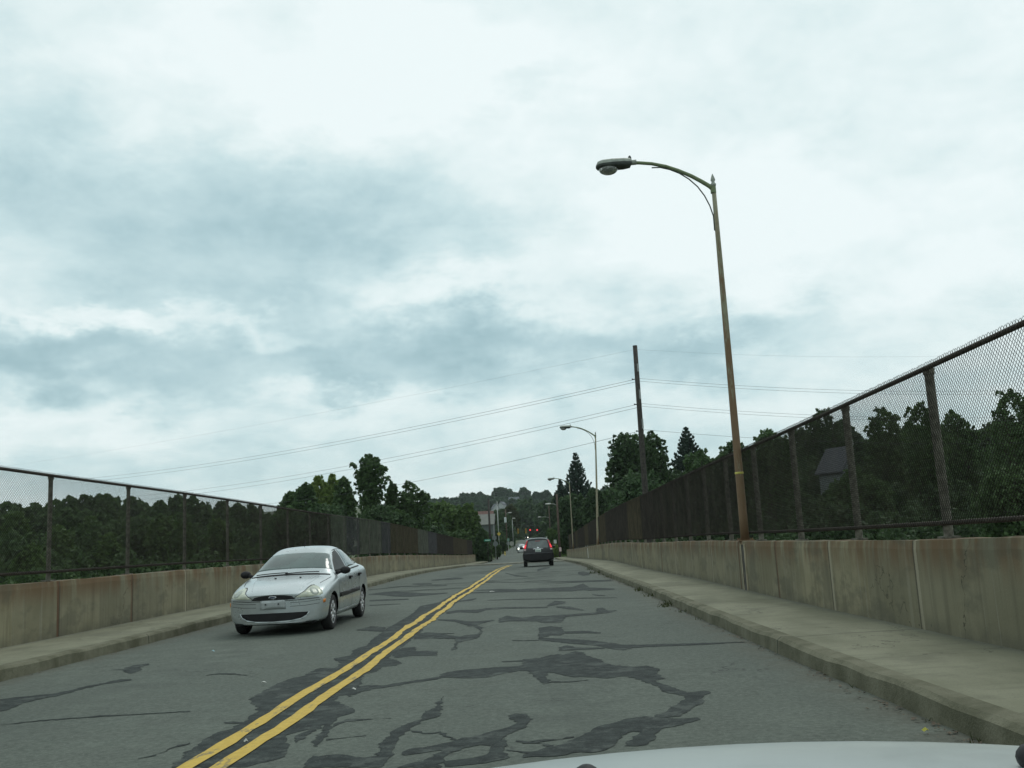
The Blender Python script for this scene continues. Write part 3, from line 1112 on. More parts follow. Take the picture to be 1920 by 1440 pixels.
def wheel(parent, x, y, r, w, spokes=7):
    s = 1 if x > 0 else -1
    t = MB()
    prof = [(r * .66, -w / 2 + .01), (r * .80, -w / 2), (r * .95, -w / 2 + .012), (r, -w / 2 + .04), (r, w / 2 - .04), (r * .95, w / 2 - .012), (r * .80, w / 2), (r * .66, w / 2 - .012)]
    t.lathe(prof, (0, 0, 0), 'x', 28)
    wh = t.build('wheel', MAT['rubber'], parent, (x, y, r), True)
    m = MB()
    h = s * (w / 2 - .015)
    m.lathe([(r * .67, h - s * .04), (r * .67, h), (r * .61, h + s * .006), (r * .60, h - s * .02)], (0, 0, 0), 'x', 28)
    m.lathe([(.001, h + s * .012), (r * .16, h + s * .01), (r * .20, h - s * .004)], (0, 0, 0), 'x', 16)
    for k in range(spokes):
        a = 2 * PI * k / spokes
        M = Matrix.Rotation(a, 3, 'X')
        m.box(M @ Vector((h - s * .004, 0, r * .40)), (.018, r * .20, r * .46), M)
    m.lathe([(r * .62, h - s * .012), (r * .5, h + s * .004), (r * .2, h - s * .008), (.001, h - s * .008)], (0, 0, 0), 'x', 28)
    m.build('rim', MAT['rim'], wh, smooth=True)
    k = MB()
    for q in range(spokes):
        a = 2 * PI * (q + .5) / spokes
        M = Matrix.Rotation(a, 3, 'X')
        k.box(M @ Vector((h - s * .006, 0, r * .46)), (.022, r * .10, r * .17), M)
    k.build('rim_slots', MAT['well'], wh)
    return wh


def wells(parent, x, y, zc, rad):
    m = MB()
    for s in (-1, 1):
        n = 18
        v = []
        for xx in (s * (x - .28), s * (x + .075)):
            for k in range(n + 1):
                a = PI * k / n
                v.append((xx, y + rad * math.cos(a), zc + rad * math.sin(a)))
        f = [(k, k + 1, n + 2 + k, n + 1 + k) for k in range(n)] + [tuple(range(n + 1))]
        m.add(v, f)
    m.build('wheel_arch_liner', MAT['well'], parent)


SEDAN = [
    # y    bow  lean zb   ws   wm   ww   wsh  zsh  w6   z6    w7   z7    zc
    (1.93, .21, 0, .20, .70, .745, .745, .70, .61, .62, .64, .45, .66, .67),
    (1.88, .19, 0, .17, .75, .785, .785, .75, .64, .66, .675, .50, .70, .71),
    (1.74, .13, 0, .165, .79, .815, .82, .79, .70, .69, .735, .53, .755, .765),
    (1.52, .06, 0, .165, .805, .83, .84, .815, .765, .71, .80, .55, .82, .83),
    (1.22, .02, 0, .17, .805, .835, .848, .83, .82, .725, .855, .58, .875, .885),
    (1.04, .0, 0, .17, .81, .84, .85, .835, .85, .75, .88, .66, .90, .915),
    (.94, 0, 0, .17, .81, .84, .85, .835, .865, .755, .90, .68, .945, .97),
    (.46, 0, 0, .17, .81, .84, .85, .835, .89, .745, .945, .61, 1.225, 1.26),
    (.10, 0, 0, .17, .81, .84, .85, .835, .92, .735, .975, .57, 1.365, 1.40),
    (-.05, 0, 0, .17, .81, .84, .85, .835, .92, .735, .975, .565, 1.395, 1.43),
    (-.45, 0, 0, .17, .81, .84, .85, .835, .93, .735, .985, .56, 1.41, 1.45),
    (-.85, 0, 0, .17, .81, .84, .85, .835, .945, .73, .995, .55, 1.375, 1.415),
    (-1.15, 0, 0, .18, .81, .84, .85, .835, .96, .725, 1.005, .55, 1.285, 1.325),
    (-1.50, 0, 0, .18, .80, .84, .85, .83, .975, .72, 1.015, .58, 1.12, 1.15),
    (-1.70, 0, 0, .19, .79, .83, .84, .82, .975, .71, 1.015, .60, 1.05, 1.07),
    (-2.00, -.03, 0, .22, .75, .80, .81, .78, .95, .68, .995, .58, 1.03, 1.045),
    (-2.12, -.08, 0, .26, .70, .76, .77, .73, .92, .64, .96, .54, .99, 1.00),
    (-2.15, -.08, 0, .30, .66, .73, .74, .69, .88, .60, .91, .50, .93, .935),
]


def sedan(paint, label, loc, rz, sub=3, detail=True, group=None):
    root = empty('sedan_car', loc, rz)
    tag(root, label, 'car', group)
    bm = loft_car(SEDAN, sub)
    bv = BVHTree.FromBMesh(bm)
    cut_arches(bm, (1.30, -1.315), .345, .30)
    me = bpy.data.meshes.new('body')
    bm.to_mesh(me)
    bm.free()
    body = mobj('body', me, paint, root, smooth=True)
    fr = (0, 1, .25)
    panel('windscreen', bv, [(-.69, .915), (-.60, 1.17), (-.535, 1.352), (-.3, 1.380), (0, 1.388), (.3, 1.380), (.535, 1.352), (.60, 1.17), (.69, .915), (.35, .94), (0, .948), (-.35, .94)], (0, 1, .35), .004, MAT['wglass'], root, .5)
    # side glass
    for s in (-1, 1):
        D = (s, 0, .15)
        panel('front_side_window', bv, [(.72, .945), (.42, 1.16), (.12, 1.315), (-.08, 1.355), (-.14, 1.355), (-.17, .985)], D, .004, MAT['cabindark'], root, s * .65, 'yz')
        panel('rear_side_window', bv, [(-.25, .995), (-.22, 1.355), (-.55, 1.345), (-.82, 1.29), (-.98, 1.20), (-1.04, 1.03)], D, .004, MAT['glass'], root, s * .65, 'yz')
        if detail:
            panel('rear_quarter_glass', bv, [(-1.10, 1.04), (-1.05, 1.18), (-1.18, 1.13), (-1.30, 1.05)], D, .004, MAT['glass'], root, s * .65, 'yz')
            panel('window_trim', bv, line_poly([(.78, .918), (.2, .945), (-.5, .968), (-1.3, .995)], .022), D, .007, MAT['black'], root, s * .7, 'yz', .08)
            panel('side_moulding', bv, line_poly([(.86, .555), (.0, .565), (-.93, .58)], .075), (s, 0, 0), .014, MAT['black'], root, s * .8, 'yz', .08)
            panel('door_seam', bv, line_poly([(.86, .28), (.90, .6), (.86, .88), (.80, .95)], .010), (s, 0, 0), .0015, MAT['black'], root, s * .8, 'yz')
            panel('door_seam', bv, line_poly([(-.20, .26), (-.20, .6), (-.19, .95)], .010), (s, 0, 0), .0015, MAT['black'], root, s * .8, 'yz')
            panel('door_seam', bv, line_poly([(-.86, .66), (-1.0, .80), (-1.07, .98)], .010), (s, 0, 0), .0015, MAT['black'], root, s * .8, 'yz')
            panel('sill_line', bv, line_poly([(.92, .285), (0, .285), (-.93, .285)], .014), (s, 0, 0), .003, MAT['chrome'], root, s * .8, 'yz', .08)
            for yy, zz in ((-.06, .835), (-.92, .86)):
                m = MB().box((s * .858, yy, zz), (.045, .17, .038))
                m.build('door_handle', MAT['black'], root, bevel=.012)
                m = MB().box((s * .842, yy + .01, zz - .02), (.02, .13, .05))
                m.build('handle_recess', MAT['well'], root)
        # mirror
        m = MB().ball((s * .905, .66, .975), (.100, .07, .068), 14, 8)
        m.tube([(s * .76, .74, .935), (s * .84, .68, .96)], [.035, .03], 8)
        m.build('door_mirror', MAT['black'], root, smooth=True)
        # head lamp and its bright inner bowl
        hp = [(.235, .550), (.50, .570), (.71, .605), (.78, .645), (.775, .70), (.735, .785), (.69, .815), (.63, .805), (.55, .752), (.43, .655)]
        panel('headlight', bv, [(s * a, b) for a, b in hp], (s * .55, 1, .25), .006, MAT['hlamp'], root, 1.86)
        if detail:
            panel('headlight_reflector', bv, [(s * (.615 + .085 * math.cos(a)), .675 + .070 * math.sin(a)) for a in [k * PI / 7 for k in range(14)]], (s * .55, 1, .25), .008, MAT['hlin'], root, 1.86)
            panel('headlight_rim', bv, line_poly([(s * a, b) for a, b in [(.225, .548), (.42, .660), (.54, .758), (.625, .812), (.69, .824)]], .006), (s * .55, 1, .25), .007, MAT['black'], root, 1.86)
            panel('marker_lamp', bv, [(s * .70, .487), (s * .80, .50), (s * .80, .555), (s * .70, .542)], (s * 1.1, 1, 0), .008, MAT['amber'], root, 1.80)
    # grille, intake, bumper lines
    gr = panel('grille', bv, [(-.37, .560), (-.31, .607), (-.2, .620), (0, .627), (.2, .620), (.31, .607), (.37, .560), (.2, .548), (0, .545), (-.2, .548)], fr, .004, MAT['black'], root, 2.0)
    if detail:
        panel('emblem', bv, [(.068 * math.cos(a),   .588 + .024 * math.sin(a)) for a in [k * PI / 9 for k in range(18)]], fr, .012, MAT['chrome'], gr, 2.0, cell=.03)
        panel('emblem_field', bv, [(.056 * math.cos(a),   .588 + .017 * math.sin(a)) for a in [k * PI / 9 for k in range(18)]], fr, .015, MAT['blue'], gr, 2.0, cell=.03)
        lo = panel('lower_intake', bv, [(-.56, .365), (-.40, .372), (0, .378), (.40, .372), (.56, .365), (.53, .315), (.45, .275), (.30, .252), (0, .245), (-.30, .252), (-.45, .275), (-.53, .315)], (0, 1, -.05), .004, MAT['black'], root, 2.0)
        panel('intake_lip', bv, line_poly([(-.575, .37), (-.54, .305), (-.45, .262), (-.3, .238), (0, .230), (.3, .238), (.45, .262), (.54, .305), (.575, .37)], .016), (0, 1, -.05), .010, paint, root, 2.0)
        for zz in (.535, .478):
            for s in (-1, 1):
                panel('bumper_groove', bv, line_poly([(s * .23, zz - .012), (s * .5, zz - .008), (s * .74, zz + .012)], .006), (s * .35, 1, 0), .0015, MAT['black'], root, 1.95)
        panel('plate_recess', bv, [(-.215, .40), (.215, .40), (.20, .545), (-.20, .545)], fr, .007, plain('scuffed_plate_panel', (.38, .41, .41), .45, .35, .12, 12), root, 2.0)
        for xx in (-.10, .115):
            MB().box((xx, 2.142, .515), (.022, .012, .022)).build('plate_screw', MAT['black'], root)
        panel('bumper_line', bv, line_poly([(-.76, .578), (-.4, .545), (0, .538), (.4, .545), (.76, .578)], .010), (0, 1, .1), .002, MAT['black'], root, 1.9)
        panel('bumper_foot', bv, line_poly([(-.76, .215), (-.4, .20), (0, .196), (.4, .20), (.76, .215)], .012), (0, 1, 0), .002, MAT['well'], root, 1.9)
        for s in (-1, 1):
            panel('bonnet_seam', bv, line_poly([(s * .655, 1.55), (s * .70, 1.3), (s * .735, 1.05)], .012), (0, 0, 1), .0015, MAT['black'], root, 1.0, 'xy')
            panel('bonnet_crease', bv, line_poly([(s * .40, 1.93), (s * .50, 1.5), (s * .56, 1.1)], .010), (0, 0, 1), .004, paint, root, 1.0, 'xy')
            MB().box((s * .22, 1.16, .90), (.03, .03, .018)).build('washer_nozzle', MAT['black'], root)
        # wipers and cowl
        panel('cowl_panel', bv, [(-.70, .90), (0, .925), (.70, .90), (.70, .93), (.35, .955), (0, .962), (-.35, .955), (-.70, .93)], (0, 1, .35), .003, MAT['black'], root, .95)
        for x0, x1 in ((.10, -.50), (.62, .06)):
            pts = []
            for k in range(7):
                x = x0 + (x1 - x0) * k / 6
                z = .935 + .022 * math.sin(PI * (k / 6) * .6)
                h, n, _, _ = bv.ray_cast(Vector((x, 2.5, z + .45)), Vector((0, -1, -.28)).normalized())
                h = h if h else Vector((x, .9, z))
                pts.append(h + Vector((0, .012, .016)))
            MB().tube(pts, .008, 6).build('wiper', MAT['black'], root)
        MB().tube([(.0, -.02, 1.43), (.0, -.14, 1.56)], [.007, .004], 6).build('roof_aerial', MAT['black'], root)
        for s in (-1, 1):
            panel('roof_drip_seam', bv, line_poly([(s * .53, .05), (s * .525, -.4), (s * .515, -.85)], .012), (0, 0, 1), .002, MAT['black'], root, 1.3, 'xy')
    for wy in (1.30, -1.315):
        wells(root, .715, wy, .30, .343)
        for s in (-1, 1):
            wheel(root, s * .735, wy, .298, .185)
    m = MB().box((0, 0, .19), (1.3, 3.9, .03))
    m.build('underbody', MAT['well'], root)
    return root


# the silver sedan: front wheels rest where the photo shows them
sedan(MAT['silver'], 'silver four door sedan driving towards us in the left lane', (-4.36, 17.95, zr(17.95, -4.2) + .003), PI - R(.6))

SUV = [
    (2.05, .17, 0, .30, .72, .80, .80, .76, .78, .70, .86, .50, .89, .90),
    (1.95, .14, 0, .26, .80, .86, .86, .82, .84, .76, .92, .56, .95, .965),
    (1.55, .05, 0, .25, .84, .89, .90, .87, .92, .80, .985, .62, 1.02, 1.03),
    (1.10, 0, 0, .25, .85, .90, .91, .885, 1.00, .82, 1.05, .70, 1.09, 1.11),
    (.95, 0, 0, .25, .85, .90, .91, .885, 1.01, .815, 1.065, .70, 1.16, 1.19),
    (.20, 0, 0, .25, .85, .90, .91, .885, 1.03, .815, 1.09, .69, 1.56, 1.61),
    (-.20, 0, 0, .25, .85, .90, .91, .885, 1.04, .815, 1.10, .69, 1.64, 1.685),
    (-1.0, 0, 0, .25, .85, .90, .91, .885, 1.05, .815, 1.115, .69, 1.65, 1.71),
    (-1.75, -.02, .0, .27, .84, .90, .91, .88, 1.06, .81, 1.12, .68, 1.63, 1.69),
    (-2.05, -.05, .20, .32, .82, .88, .90, .865, 1.05, .81, 1.11, .67, 1.61, 1.67),
    (-2.17, -.06, .32, .36, .79, .86, .885, .845, 1.04, .805, 1.10, .66, 1.59, 1.645),
    (-2.19, -.06, .34, .40, .75, .84, .865, .825, 1.03, .79, 1.08, .64, 1.56, 1.61),
]


def suv(paint, label, loc, rz):
    root = empty('sport_utility_car', loc, rz)
    tag(root, label, 'car')
    bm = loft_car(SUV, 3)
    bv = BVHTree.FromBMesh(bm)
    cut_arches(bm, (1.31, -1.31), .385, .345)
    me = bpy.data.meshes.new('body')
    bm.to_mesh(me)
    bm.free()
    mobj('body', me, paint, root, smooth=True)
    B = (0, -1, .12)
    panel('rear_window', bv, [(-.625, 1.085), (-.555, 1.49), (-.3, 1.53), (0, 1.54), (.3, 1.53), (.555, 1.49), (.625, 1.085), (.3, 1.07), (-.3, 1.07)], B, .006, m_glass('tinted_rear_glass', (.05, .065, .062), .12), root, -2.0)
    for s in (-1, 1):
        tl = [(s * .67, 1.06), (s * .835, 1.06), (s * .815, 1.20), (s * .745, 1.38), (s * .67, 1.56), (s * .59, 1.56), (s * .635, 1.35), (s * .66, 1.18)]
        t = panel('tail_lamp', bv, tl, (s * .35, -1, .2), .016, MAT['tailtop'], root, -2.05)
        t['label'] = 'lit brake lamp'
        panel('lit_lens', bv, [(s * .685, 1.075), (s * .80, 1.075), (s * .78, 1.20), (s * .725, 1.30), (s * .655, 1.30), (s * .675, 1.18)], (s * .35, -1, .2), .022, MAT['tail'], t, -2.05)
        panel('reverse_lens', bv, [(s * .69, .955), (s * .82, .955), (s * .815, 1.05), (s * .68, 1.05)], (s * .35, -1, .1), .012, plain('clear_reverse_lens', (.45, .36, .36), .3), root, -2.1)
        panel('side_window', bv, [(.75, 1.13), (.30, 1.45), (-.1, 1.545), (-.95, 1.54), (-1.55, 1.47), (-1.65, 1.16)], (s, 0, .15), .005, MAT['glass'], root, s * .7, 'yz', .09)
        m = MB().ball((s * 1.0, .80, 1.12), (.12, .07, .085), 12, 8)
        m.tube([(s * .82, .85, 1.07), (s * .92, .82, 1.1)], .035, 6)
        m.build('door_mirror', paint, root, smooth=True)
        m = MB().tube([(s * .56, -1.75, 1.66), (s * .575, -1.0, 1.72), (s * .59, .0, 1.70)], .022, 8)
        m.build('roof_rail', MAT['lampgrey'], root, smooth=True)
        panel('bumper_reflector', bv, [(s * .52, .50), (s * .74, .50), (s * .74, .545), (s * .52, .545)], (0, -1, 0), .012, MAT['tailtop'], root, -2.2)
    panel('roof_spoiler', bv, [(-.60, 1.545), (0, 1.57), (.60, 1.545), (.58, 1.62), (0, 1.65), (-.58, 1.62)], (0, -.7, 1), .03, plain('pale_spoiler_paint', (.36, .40, .40), .3, .3), root, -1.9)
    panel('high_brake_lamp', bv, [(-.14, 1.485), (.14, 1.485), (.14, 1.505), (-.14, 1.505)], B, .03, MAT['tailtop'], root, -2.0)
    panel('chrome_bar', bv, line_poly([(-.30, 1.04), (0, 1.048), (.30, 1.04)], .03), B, .022, MAT['chrome'], root, -2.1)
    panel('badge', bv, [(-.05, 1.045), (-.06, 1.135), (.06, 1.135), (.05, 1.045)], B, .03, MAT['chrome'], root, -2.1, cell=.03)
    p = panel('licence_plate', bv, [(-.165, .86), (.165, .86), (.165, 1.015), (-.165, 1.015)], B, .02, MAT['plate'], root, -2.1)
    for k in range(6):
        xx = -.115 + .046 * k
        panel('plate_character', bv, [(xx - .014, .90), (xx + .014, .90), (xx + .014, .972), (xx - .014, .972)], B, .023, MAT['ink'], p, -2.1)
    panel('rear_bumper', bv, [(-.86, .45), (-.6, .43), (0, .42), (.6, .43), (.86, .45), (.88, .66), (.86, .79), (.5, .80), (-.5, .80), (-.86, .79), (-.88, .66)], (0, -1, 0), .045, MAT['black'], root, -2.1)
    panel('bumper_step', bv, line_poly([(-.84, .775), (0, .79), (.84, .775)], .05), (0, -1, .2), .06, plain('satin_bumper_step', (.05, .052, .058), .35), root, -2.1)
    panel('tailgate_seam', bv, line_poly([(-.72, .85), (.72, .85)], .012), (0, -1, 0), .003, MAT['well'], root, -2.1)
    MB().tube([(0.03, -1.75, 1.65), (.03, -1.88, 1.80)], [.008, .005], 6).build('roof_aerial', MAT['black'], root)
    MB().tube([(-.62, -2.08, .33), (-.62, -2.30, .32)], .035, 10).build('exhaust_pipe', MAT['lampdark'], root)
    for wy in (1.31, -1.31):
        wells(root, .76, wy, .345, .383)
        for s in (-1, 1):
            wheel(root, s * .775, wy, .35, .225)
    MB().box((0, 0, .32), (1.3, 3.9, .05)).build('underbody', MAT['well'], root)
    return root


q = ground(1009, 1062)
suv(MAT['darkpaint'], 'dark sport utility car driving ahead in our lane with both brake lamps lit', (q.x + .03, q.y + 2.0, zr(q.y + 2.0, q.x) + .003), R(.5))

# oncoming white car and the dark car behind it
Y = 178.0
p = at(978.5, 1030, Y)
w = sedan(MAT['whitecar'], 'small white oncoming car with a glaring headlamp, half hidden behind the dark sport utility car', (p.x, Y + 2.1, zr(Y + 2.1, p.x) + .003), PI, 2, False)
for s in (1,):
    m = MB().ball((s * .62, 2.02, .68), (.13, .05, .09), 10, 6)
    h = m.build('lit_headlamp', MAT['headon'], w, smooth=True)
Y = 196.0
p = at(975.5, 1020, Y)
sedan(MAT['darkpaint'], 'dark oncoming car following close behind the small white car', (p.x, Y + 2.1, zr(Y + 2.1, p.x) + .003), PI, 2, False)
# waiting car ahead, far down our lane
p = at(1004.5, 1004, 236)
sedan(m_paint('pale_grey_car_paint', (.55, .57, .56), .2, .35, .03), 'pale grey car seen just over the roof of the dark sport utility car', (p.x + .6, 238.0, zr(238, 0) + .003), 0, 2, False)
# pair of lit headlamps far up the road
p = at(987, 1006, 420)
c = sedan(MAT['darkpaint'], 'far oncoming car with two bright headlamps under the hanging traffic signals', (p.x, 422.1, zr(422, p.x) + .003), PI, 2, False)
for s in (-1, 1):
    MB().ball((s * .60, 2.02, .70), (.20, .10, .18), 10, 6).build('lit_headlamp', MAT['headon'], c, smooth=True)

# ------------------------------------------------------------------ bonnet of the car the photo is taken from
def own_car():
    cx0 = .30
    root = empty('car', (cx0, -.10, 0))
    tag(root, 'pale silver car bonnet in the foreground with two black washer nozzles', 'car')
    ys = [.55, .80, 1.05, 1.25, 1.42, 1.56, 1.68, 1.80, 1.95, 2.10, 2.22, 2.28, 2.30]
    zc = [1.042, 1.035, 1.020, 1.003, .985, .966, .945, .916, .862, .805, .73, .65, .52]
    hw = [.80, .80, .795, .79, .785, .778, .77, .755, .73, .70, .67, .65, .64]
    n = 16
    v, f = [], []
    for y, z, h in zip(ys, zc, hw):
        for k in range(n + 1):
            t = -1 + 2 * k / n
            drop = .060 * t * t
            v.append((h * t, y - .10 * t * t * max(0, (y - 1.2)), z - drop))
    for i in range(len(ys) - 1):
        for k in range(n):
            f.append((i * (n + 1) + k, i * (n + 1) + k + 1, (i + 1) * (n + 1) + k + 1, (i + 1) * (n + 1) + k))
    pydata('bonnet', v, f, MAT['hood'], root, None, True)
    for s in (-1, 1):
        v, f = [], []
        pr = [(.0, .0), (.03, -.03), (.075, -.10), (.095, -.22), (.095, -.45)]
        for y, z, h in zip(ys, zc, hw):
            for dx, dz in pr:
                dr = .060
                v.append((s * (h + dx + .004), y - .10 * max(0, y - 1.2), z - dr + dz * min(1, (z - .30) / .5) - .003))
        m = len(pr)
        for i in range(len(ys) - 1):
            for k in range(m - 1):
                f.append((i * m + k, i * m + k + 1, (i + 1) * m + k + 1, (i + 1) * m + k))
        pydata('wing', v, f, MAT['hood'], root, None, True)
        m = MB().ball((s * .256, 1.25, 1.006), (.018, .026, .017), 12, 8)
        m.build('washer_nozzle', MAT['black'], root, smooth=True)
        wheel(root, s * .76, 1.35, .31, .2)
    m = MB().box((0, 2.27, .42), (1.36, .10, .34))
    m.build('front_bumper', MAT['hood'], root, bevel=.04)


own_car()
# ------------------------------------------------------------------ street lamps on the right wall
def y_for(x, y, X):
    d = ray(x, y)
    return X / d.x * d.y


LX = WR + .115
LY = y_for(1397, 1010, LX)
WT = lambda Y: zr(Y, WR) + CH + WH - .004
LB = Vector((LX, LY, WT(LY)))


def lp(x, y):
    return at(x, y, LY) - LB


def lamp_post():
    root = empty('street_lamp', LB)
    H = lp(1338, 348).z
    m = MB()
    m.tube([(0, 0, z) for z in (0.02, .5, 1.5, 3, 4.5, 6, H)], [.084, .082, .077, .069, .061, .050, .044], 16)
    m.build('pole', MAT['pole1'], root, smooth=True)
    m = MB().box((0, 0, .012), (.30, .26, .024))
    for sx in (-1, 1):
        for sy in (-1, 1):
            m.tube([(sx * .115, sy * .095, .02), (sx * .115, sy * .095, .055)], .016, 6)
    m.build('base_plate', MAT['pole1'], root)
    m = MB().lathe([(.044, H - .02), (.056, H), (.060, H + .03), (.040, H + .05), (.03, H + .08), (.050, H + .12), (.036, H + .17), (.012, H + .24), (.001, H + .26)], n=14)
    m.build('finial', MAT['lampgrey'], root, smooth=True)
    pts = [lp(*q) for q in ((1337, 356), (1330, 349), (1315, 340), (1296, 330), (1272, 320), (1248, 312), (1222, 307), (1200, 305.5), (1184, 305))]
    pts = [Vector((p.x, 0, p.z)) for p in pts]
    pts[0].x = 0
    m = MB().tube(pts, [.046, .044, .042, .040, .038, .036, .035, .035, .035], 10)
    m.build('arm', MAT['arm'], root, smooth=True)
    m = MB().tube([Vector((-.01, 0, pts[0].z - .07)), Vector((-.01, 0, pts[0].z + .07))], .057, 12)
    m.build('arm_collar', MAT['arm'], root)
    rod = [lp(*q) for q in ((1341, 432), (1341, 418), (1338, 405), (1331, 386), (1321, 367), (1308, 350), (1292, 336), (1274, 325), (1256, 318), (1238, 314), (1222, 314.5))]
    rod = [Vector((min(p.x, -.054), 0, p.z)) for p in rod]
    MB().tube(rod, .013, 6).build('stay_rod', MAT['lampdark'], root, smooth=True)
    # luminaire, lying along the arm: local frame u (towards the road), v across, w up
    a = pts[-1]
    hd = empty('tmp')
    u = Vector((-1, 0, -.055)).normalized()
    w = Vector((0, 0, 1))
    L = (lp(1117, 312) - lp(1180, 305)).length * 1.06
    n = 14
    prof = [(0, .075, .075, -.03), (.05, .10, .095, -.10), (.22, .14, .105, -.11), (.55, .17, .115, -.095), (.82, .165, .11, -.08), (.95, .12, .085, -.07), (1.0, .04, .01, -.04)]
    v, f = [], []
    for t, hw_, top, bo in prof:
        for k in range(n + 1):
            q = PI * k / n
            v.append(a + u * (t * L) + Vector((0, hw_ * math.cos(q), 0)) + w * (top * math.sin(q) ** .7 - .02 * 0))
    for i in range(len(prof) - 1):
        for k in range(n):
            f.append((i * (n + 1) + k, i * (n + 1) + k + 1, (i + 1) * (n + 1) + k + 1, (i + 1) * (n + 1) + k))
    f.append(tuple(range(n + 1)))
    hood = pydata('lamp_hood', v, f, MAT['lampgrey'], root, None, True)
    v, f = [], []
    for t, hw_, top, bo in prof:
        for k in range(n + 1):
            q = PI * k / n
            v.append(a + u * (t * L) + Vector((0, hw_ * .98 * math.cos(q), 0)) + w * (bo * math.sin(q) ** .6 - .003))
    for i in range(len(prof) - 1):
        for k in range(n):
            f.append((i * (n + 1) + k, (i + 1) * (n + 1) + k, (i + 1) * (n + 1) + k + 1, i * (n + 1) + k + 1))
    pydata('lamp_housing_base', v, f, MAT['lampdark'], root, None, True)
    c = a + u * (L * .66) + w * (-.085)
    g = NT('prismatic_lamp_glass')
    g.set(Base_Color=(.22, .24, .22), Roughness=.22, Transmission_Weight=.35, Specular_IOR_Level=.6)
    vv = g.n('ShaderNodeTexVoronoi')
    vv.inputs['Scale'].default_value = 22
    g.l(g.obj(), vv.inputs['Vector'])
    g.bump(vv.outputs['Distance'], .6, .02)
    MB().ball(c, (.20, .14, .125), 18, 12).build('lamp_bowl', g.m, root, smooth=True)
    m = MB().ball(a + u * (L * .04) + w * .10, (.035, .035, .06), 10, 8)
    m.build('photocell', MAT['lampdark'], root, smooth=True)
    MB().tube([a - u * .10, a + u * .05], .055, 12).build('arm_socket', MAT['lampgrey'], root)
    bpy.data.objects.remove(hd)
    return root


def copy_tree(o, parent=None):
    c = o.copy()
    COL.objects.link(c)
    if parent is not None: c.parent = parent
    for ch in list(o.children):
        copy_tree(ch, c)
    return c


lamp = lamp_post()
GL = 'street lamps standing on the right parapet wall'
tag(lamp, 'tallest nearest street lamp, rust streaked pole with a yellow strap, on the wall', 'street lamp', GL)
for (x, y), lab, lean in (((1121, 1020), 'middle street lamp on the right wall, pale pole before the dark trees', .043), ((1075, 1027), 'farthest and smallest street lamp on the right wall', .0)):
    c = copy_tree(lamp)
    c['label'] = lab
    yy = y_for(x, y, LX)
    c.location = (LX, yy, WT(yy))
    c.rotation_euler = (0, lean, 0)
    for ch in c.children:
        if ch.name.startswith(('pole', 'base_plate')):
            ch.data = ch.data.copy()
            ch.data.materials[0] = MAT['pole2']
z0 = lp(1388, 887).z
MB().lathe([(.080, z0 - .02), (.086, z0 - .01), (.086, z0 + .01), (.080, z0 + .02)], n=16).build('strap', MAT['strap'], lamp)

# ------------------------------------------------------------------ leafless utility pole and its cables
PY_ = 58.6
pb, pt_ = at(1210, 925, PY_), at(1190.5, 648, PY_)
base = Vector((pb.x + (pb - pt_).x * 1.55, PY_, terr(pb.x, PY_) - .2))
up = empty('utility_pole', base)
tag(up, 'bare dark wooden utility pole leaning left behind the right fence, taller than the trees', 'utility pole')
MB().tube([(0, 0, 0), pb - base, (pb - base).lerp(pt_ - base, .5), pt_ - base], [.23, .185, .165, .145], 12).build('pole_shaft', MAT['wood'], up, smooth=True)
for q, h in (((1194, 690), .5), ((1198, 740), .6), ((1203, 795), .6)):
    c = at(*q, PY_) - base
    MB().box(c + Vector((.05, -.16, 0)), (.10, .03, h)).build('pale_patch', plain('pale_worn_wood', (.30, .32, .32), .8, 0, .2, 12), up)
for q in ((1192, 711), (1196, 758), (1200, 808)):
    c = at(*q, PY_) - base
    m = MB()
    for s in (-1, 1):
        m.lathe([(.001, -.05), (.05, -.04), (.035, -.01), (.055, .02), (.03, .05), (.001, .06)], c + Vector((s * .20, 0, 0)), n=8)
    m.tube([c + Vector((-.2, 0, 0)), c + Vector((.2, 0, 0))], .03, 6)
    m.build('insulator_bracket', MAT['lampdark'], up)


def cable(a, b, sag, label, rad=.011, name='overhead_cable'):
    a, b = Vector(a), Vector(b)
    pts = [a.lerp(b, i / 40) - Vector((0, 0, sag * 4 * (i / 40) * (1 - i / 40))) for i in range(41)]
    o = MB().tube(pts, rad, 5).build(name, MAT['cable'])
    tag(o, label, 'cable', 'cables strung from the bare utility pole')
    return o


FY = 128.0
for i, (q0, q1, r_, lab) in enumerate([
        ((1191, 655), (-250, 905), .001, 'faint topmost overhead cable running left from the tip of the bare utility pole'),
        ((1192, 711), (100, 902), .012, 'upper cable of the upper pair running left from the bare utility pole'),
        ((1192, 716), (100, 908), .012, 'lower cable of the upper pair running left from the bare utility pole'),
        ((1196, 758), (200, 934), .012, 'upper cable of the lower pair running left from the bare utility pole'),
        ((1196, 764), (200, 942), .012, 'lower cable of the lower pair running left from the bare utility pole'),
        ((1200, 808), (400, 951), .014, 'lowest overhead cable running left behind the tall sparse tree')]):
    cable(at(*q0, PY_), at(*q1, FY), 1.0, lab, r_ * .62 + .003)
for i, (q0, q1, r_, lab) in enumerate([
        ((1191, 655), (2040, 655), .002, 'faint topmost overhead cable running right from the tip of the bare utility pole'),
        ((1192, 709), (2040, 727), .010, 'upper cable of the upper pair running right behind the rusty lamp post'),
        ((1192, 714), (2040, 733), .010, 'lower cable of the upper pair running right behind the rusty lamp post'),
        ((1196, 756), (2040, 778), .010, 'upper cable of the lower pair running right to the right fence'),
        ((1196, 761), (2040, 784), .010, 'lower cable of the lower pair running right to the right fence'),
        ((1200, 805), (2040, 826), .011, 'lowest overhead cable running right over the dark pointed tree')]):
    cable(at(*q0, PY_), at(*q1, PY_ + 4), .5, lab, r_ * .62 + .002)


